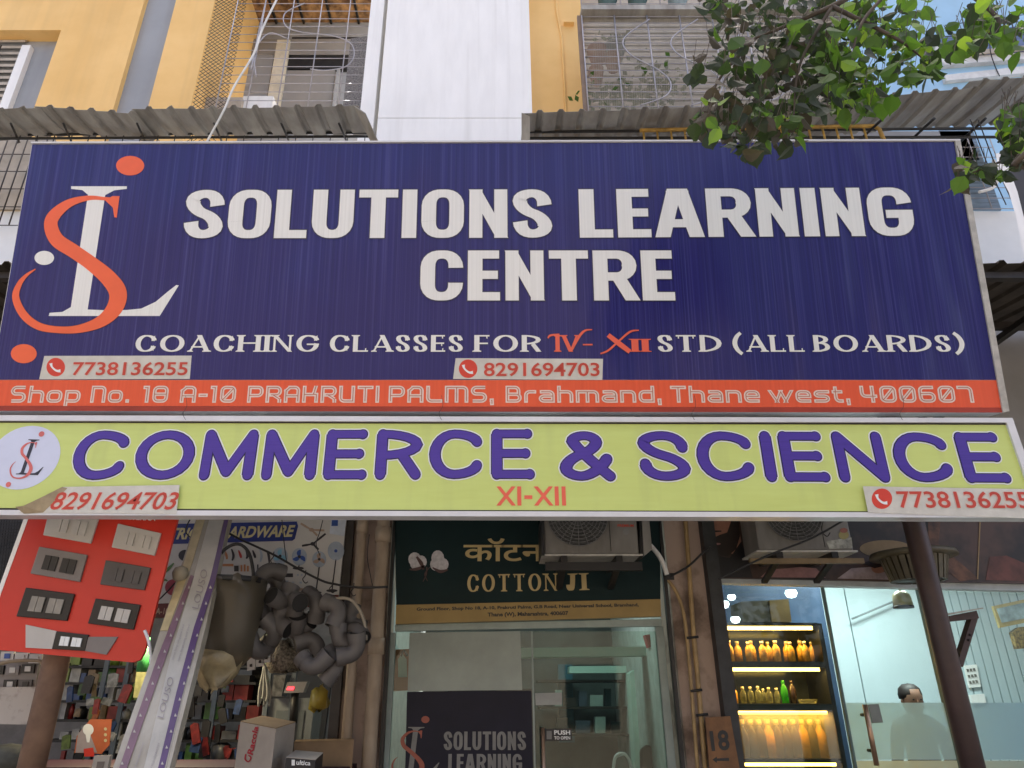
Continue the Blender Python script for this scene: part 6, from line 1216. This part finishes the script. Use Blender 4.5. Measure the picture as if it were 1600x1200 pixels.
# cardboard boxes
M_card = mat('white_carton', (.42, .37, .31), .7, scale=6, var=.08); M_kraft = mat('kraft_carton', (.26, .17, .09), .8, scale=6, var=.12)
def boxfrom(a, b_, c_, h, lab, m, mt, nm='cardboard_box'):
    t = thing(nm, a - Vector((0, 0, h)), lab, 'box'); d = a + (c_ - b_); top = [a, b_, c_, d]
    MB().hexa([p - Vector((0, 0, .003)) for p in top], (0, 0, -h)).build('carton', m, t); MB().hexa([p + Vector((0, 0, .001)) for p in top], (0, 0, -.003)).build('flap', mt, t); return t
a, b_, c_ = W(376, 1127, 4.55), W(431, 1138, 4.38), W(462, 1128, 4.72)
rc = boxfrom(a, b_, c_, .40, 'white carton with a red name running up its side, on the counter', M_card, M_kraft)
F1 = Plane(a, b_ - a, Vector((0, 0, 1))); nn1 = (b_ - a).cross(Vector((0, 0, 1))).normalized(); F1.n = nn1 if nn1.y < 0 else -nn1
words(F1, 'Racola', 0, 0, 0, 0, mat('racola_red', (.45, .015, .03), .5), rc, off=.004, bold=.03, rot=[(387, 1177), (397, 1133), (405, 1136), (396, 1180)])
b = MB(); brush(b, F1, [(385, 1178, 2), (384, 1186, 2.5), (389, 1190, 2), (393, 1184, 2), (389, 1180, 2)], .004); b.build('mark', mat('racola_red', (0, 0, 0)), rc)
words(vplane(4.5), 'IT', 439, 445, 1172, 1166, M_pdk, rc, off=.2) if False else None
a, b_, c_ = W(447, 1183, 4.3), W(493, 1187, 4.25), W(505, 1176, 4.5)
ub = boxfrom(a, b_, c_, .2, 'low box with a black front and a pale name, right of the white carton', mat('black_carton', (.02, .018, .018), .5), M_card)
F2 = Plane(a, b_ - a, Vector((0, 0, 1))); nn1 = (b_ - a).cross(Vector((0, 0, 1))).normalized(); F2.n = nn1 if nn1.y < 0 else -nn1
words(F2, 'ultica', 0, 0, 0, 0, M_white_ink, ub, off=.002, bold=.02, rot=[(464, 1187), (486, 1189), (485, 1196), (463, 1195)]); MB().poly([F2.at(*p) + F2.n * .002 for p in ((456, 1187), (461, 1187), (461, 1196), (456, 1196))]).build('logo_mark', M_white_ink, ub)
a, b_, c_ = W(460, 1159, 4.75), W(553, 1157, 4.75), W(553, 1154, 4.9)
boxfrom(a, b_, c_, .5, 'plain brown carton in front of the left pillar, behind the low black box', M_kraft, M_kraft)

# ------------------------------------------------------------------ tree over the street
tr = thing('street_tree', (3.6, 1.2, 0), 'leafy street tree with glossy pointed leaves hanging over the top right of the navy sign', 'tree')
M_bark = mat('grey_brown_bark', (.09, .07, .05), .9, scale=12, col2=(.045, .035, .027), bump=.6)
def limb(P, r0, r1, nm='branch'):
    Q = [Vector(p) for p in catmull([tuple(p) for p in P], 6)]; n = len(Q)
    MB().tube(Q, r0, 8, radii=[lerp(r0, r1, i / (n - 1)) for i in range(n)]).build(nm, M_bark, tr)
limb([(3.6, 1.2, -.1), (3.65, 1.2, 1.5), (3.5, 1.3, 3.2), (3.2, 1.5, 4.6), (3.0, 1.6, 6.5)], .16, .08, 'trunk')
base = Vector((3.15, 1.45, 4.6)); J1 = W(1440, -60, 1.95); J2 = W(1300, 10, 1.95); J3 = W(1180, 60, 2.0)
limb([base, J1, J2, J3], .022, .004); limb([J1, W(1560, 30, 1.85), W(1500, 70, 1.9)], .012, .003); limb([base, W(1640, 200, 1.7), W(1590, 240, 1.8), W(1520, 270, 1.82)], .012, .002)
limb([J2, W(1250, 100, 1.95), W(1240, 190, 1.95)], .008, .002); limb([J3, W(1120, 130, 2.05), W(1105, 205, 2.05)], .008, .002); limb([J2, W(1400, 60, 1.9), W(1440, 90, 1.9)], .01, .002); limb([J1, W(1350, 30, 1.9), W(1330, 110, 1.9)], .01, .002)
M_leaf = leaf_mat('glossy_leaf', (.022, .045, .010), (.06, .115, .025), (.22, .46, .04)); M_leaf2 = leaf_mat('dark_leaf', (.014, .022, .012), (.040, .050, .028), (.05, .10, .02)); M_leaf3 = leaf_mat('brownish_leaf', (.04, .032, .022), (.12, .10, .075), (.06, .06, .02)); M_leaf4 = leaf_mat('backlit_leaf', (.12, .22, .03), (.20, .34, .05), (.5, .8, .05))  # backlight painted into the brightest leaf, crown shade into the dark and brownish ones
def leaf_mesh(m, curl, wd):
    n = 6; L = MB(); pr = [(0, 0), (.16, .27), (.42, .40), (.68, .27), (.86, .07), (1, 0.0)]
    for i in range(n - 1):
        (t0, w0), (t1, w1) = pr[i], pr[i + 1]; z0, z1 = -curl * t0 * t0, -curl * t1 * t1
        for s in (1, -1): L.poly([(0, t0, z0), (0, t1, z1), (s * w1 * wd, t1, z1 + w1 * .25), (s * w0 * wd, t0, z0 + w0 * .25)] if w0 > 0 and w1 > 0 else ([(0, t0, z0), (0, t1, z1), (s * w1 * wd, t1, z1 + w1 * .25)] if w0 == 0 else [(0, t0, z0), (0, t1, z1), (s * w0 * wd, t0, z0 + w0 * .25)]), True)
    return L.mesh('leaf', m)
LM = [leaf_mesh(m, c_, w) for m in (M_leaf, M_leaf2, M_leaf3, M_leaf4) for c_, w in ((.15, 1.0), (.35, .85), (.05, 1.15))]
random.seed(21)
# how full the crown is at each sight point: (px, py, radius px, weight)
clumps = [(1150, 15, 60, 16), (1230, 25, 70, 24), (1310, 25, 70, 24), (1390, 25, 60, 16), (1180, 80, 60, 22), (1250, 90, 60, 24), (1320, 85, 55, 16), (1400, 60, 50, 12), (1150, 150, 45, 14), (1215, 160, 50, 18), (1285, 145, 45, 15), (1345, 130, 40, 10), (1110, 190, 28, 8), (1170, 210, 40, 9), (1235, 205, 36, 6), (1095, 105, 20, 3), (1330, 150, 36, 8), (1370, 148, 26, 5), (1420, 100, 28, 6), (1440, 110, 20, 4), (1460, 60, 20, 3), (1525, 40, 40, 10), (1560, 25, 40, 10), (1500, 60, 30, 5), (1590, 60, 25, 4), (1585, 190, 24, 10), (1590, 235, 22, 8), (1600, 215, 24, 6), (1515, 262, 18, 4), (1535, 262, 12, 2), (1500, 280, 10, 1.5), (1560, 270, 8, 1), (1100, 10, 22, 2)]
tot = 1400; wsum = sum(c[3] for c in clumps); leaves = []
for cx, cy, rad, w in clumps:
    for _ in range(max(1, round(tot * w / wsum))):
        a, d = random.uniform(0, 6.28), math.sqrt(random.random()) * rad; px, py = cx + d * math.cos(a), cy + d * math.sin(a) * .85
        if py > 246 and px < 1480: continue
        Y = random.uniform(1.86, 2.45) if px < 1480 else random.uniform(1.75, 2.1)
        leaves.append((W(px, py, Y), Y, px, py))
leaves.sort(key=lambda l: l[1]); placed = MB(); bulk = [MB() for _ in range(4)]
for i, (p, Y, px, py) in enumerate(leaves):
    sunny = random.random(); edge = px > 1290 and py < 230  # tone picked by place: backlit greens to the right, shaded darks elsewhere
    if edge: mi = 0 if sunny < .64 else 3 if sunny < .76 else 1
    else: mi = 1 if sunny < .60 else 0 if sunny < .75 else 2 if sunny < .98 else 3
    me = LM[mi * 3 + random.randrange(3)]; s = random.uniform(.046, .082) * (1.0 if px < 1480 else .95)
    rot = Euler((R(-90) + random.gauss(0, .55) + math.pi * 0, random.gauss(0, .9), random.gauss(0, .8)))
    M4 = Matrix.Translation(p) @ rot.to_matrix().to_4x4() @ Matrix.Diagonal((s, s, s, 1))
    if i < 300:
        o = bpy.data.objects.new('leaf', me); COL.objects.link(o); o.parent = tr; o.matrix_basis = Matrix.Translation(-LOC[tr.name]) @ M4
    else:
        b0 = len(bulk[mi].v); bulk[mi].v += [M4 @ v.co for v in me.vertices]; bulk[mi].f += [tuple(b0 + k for k in pl.vertices) for pl in me.polygons]; bulk[mi].sm += [True] * len(me.polygons)
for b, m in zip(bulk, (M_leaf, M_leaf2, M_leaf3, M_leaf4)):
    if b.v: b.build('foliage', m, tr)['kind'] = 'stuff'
b = MB()
for i in range(0, len(leaves), 3):
    p = leaves[i][0]; b.tube([p, p + Vector((random.uniform(.01, .07), random.uniform(-.04, .04), random.uniform(.06, .15)))], .0014, 3, cap=False)
b.build('twigs', M_bark, tr)['kind'] = 'stuff'

# unseen roadside tree behind the viewer, placed to darken the navy sign's reflection
rt = thing('roadside_tree', (7.5, -6.5, 0), 'unseen dark leafy tree on the far side of the road', 'tree')
MB().tube([(7.5, -6.5, -.1), (7.4, -6.4, 2), (7.6, -6.5, 4.5)], .2, 10, radii=[.24, .18, .12]).build('trunk', M_bark, rt)
b = MB(); rnd = random.Random(3)
for _ in range(5000):
    v = Vector((rnd.gauss(0, 1), rnd.gauss(0, 1), rnd.gauss(0, 1))).normalized() * (rnd.random() ** .4); c = Vector((7.5 + v.x * 3.9, -6.5 + v.y * 3, 6 + v.z * 3.4))
    a = Vector((rnd.uniform(-1, 1), rnd.uniform(-1, 1), rnd.uniform(-1, 1))).normalized() * .2; s2 = a.cross(Vector((rnd.random(), rnd.random(), 1))).normalized() * .09
    b.poly([c, c + a * .5 + s2, c + a, c + a * .5 - s2])
b.build('foliage', M_leaf2, rt)['kind'] = 'stuff'
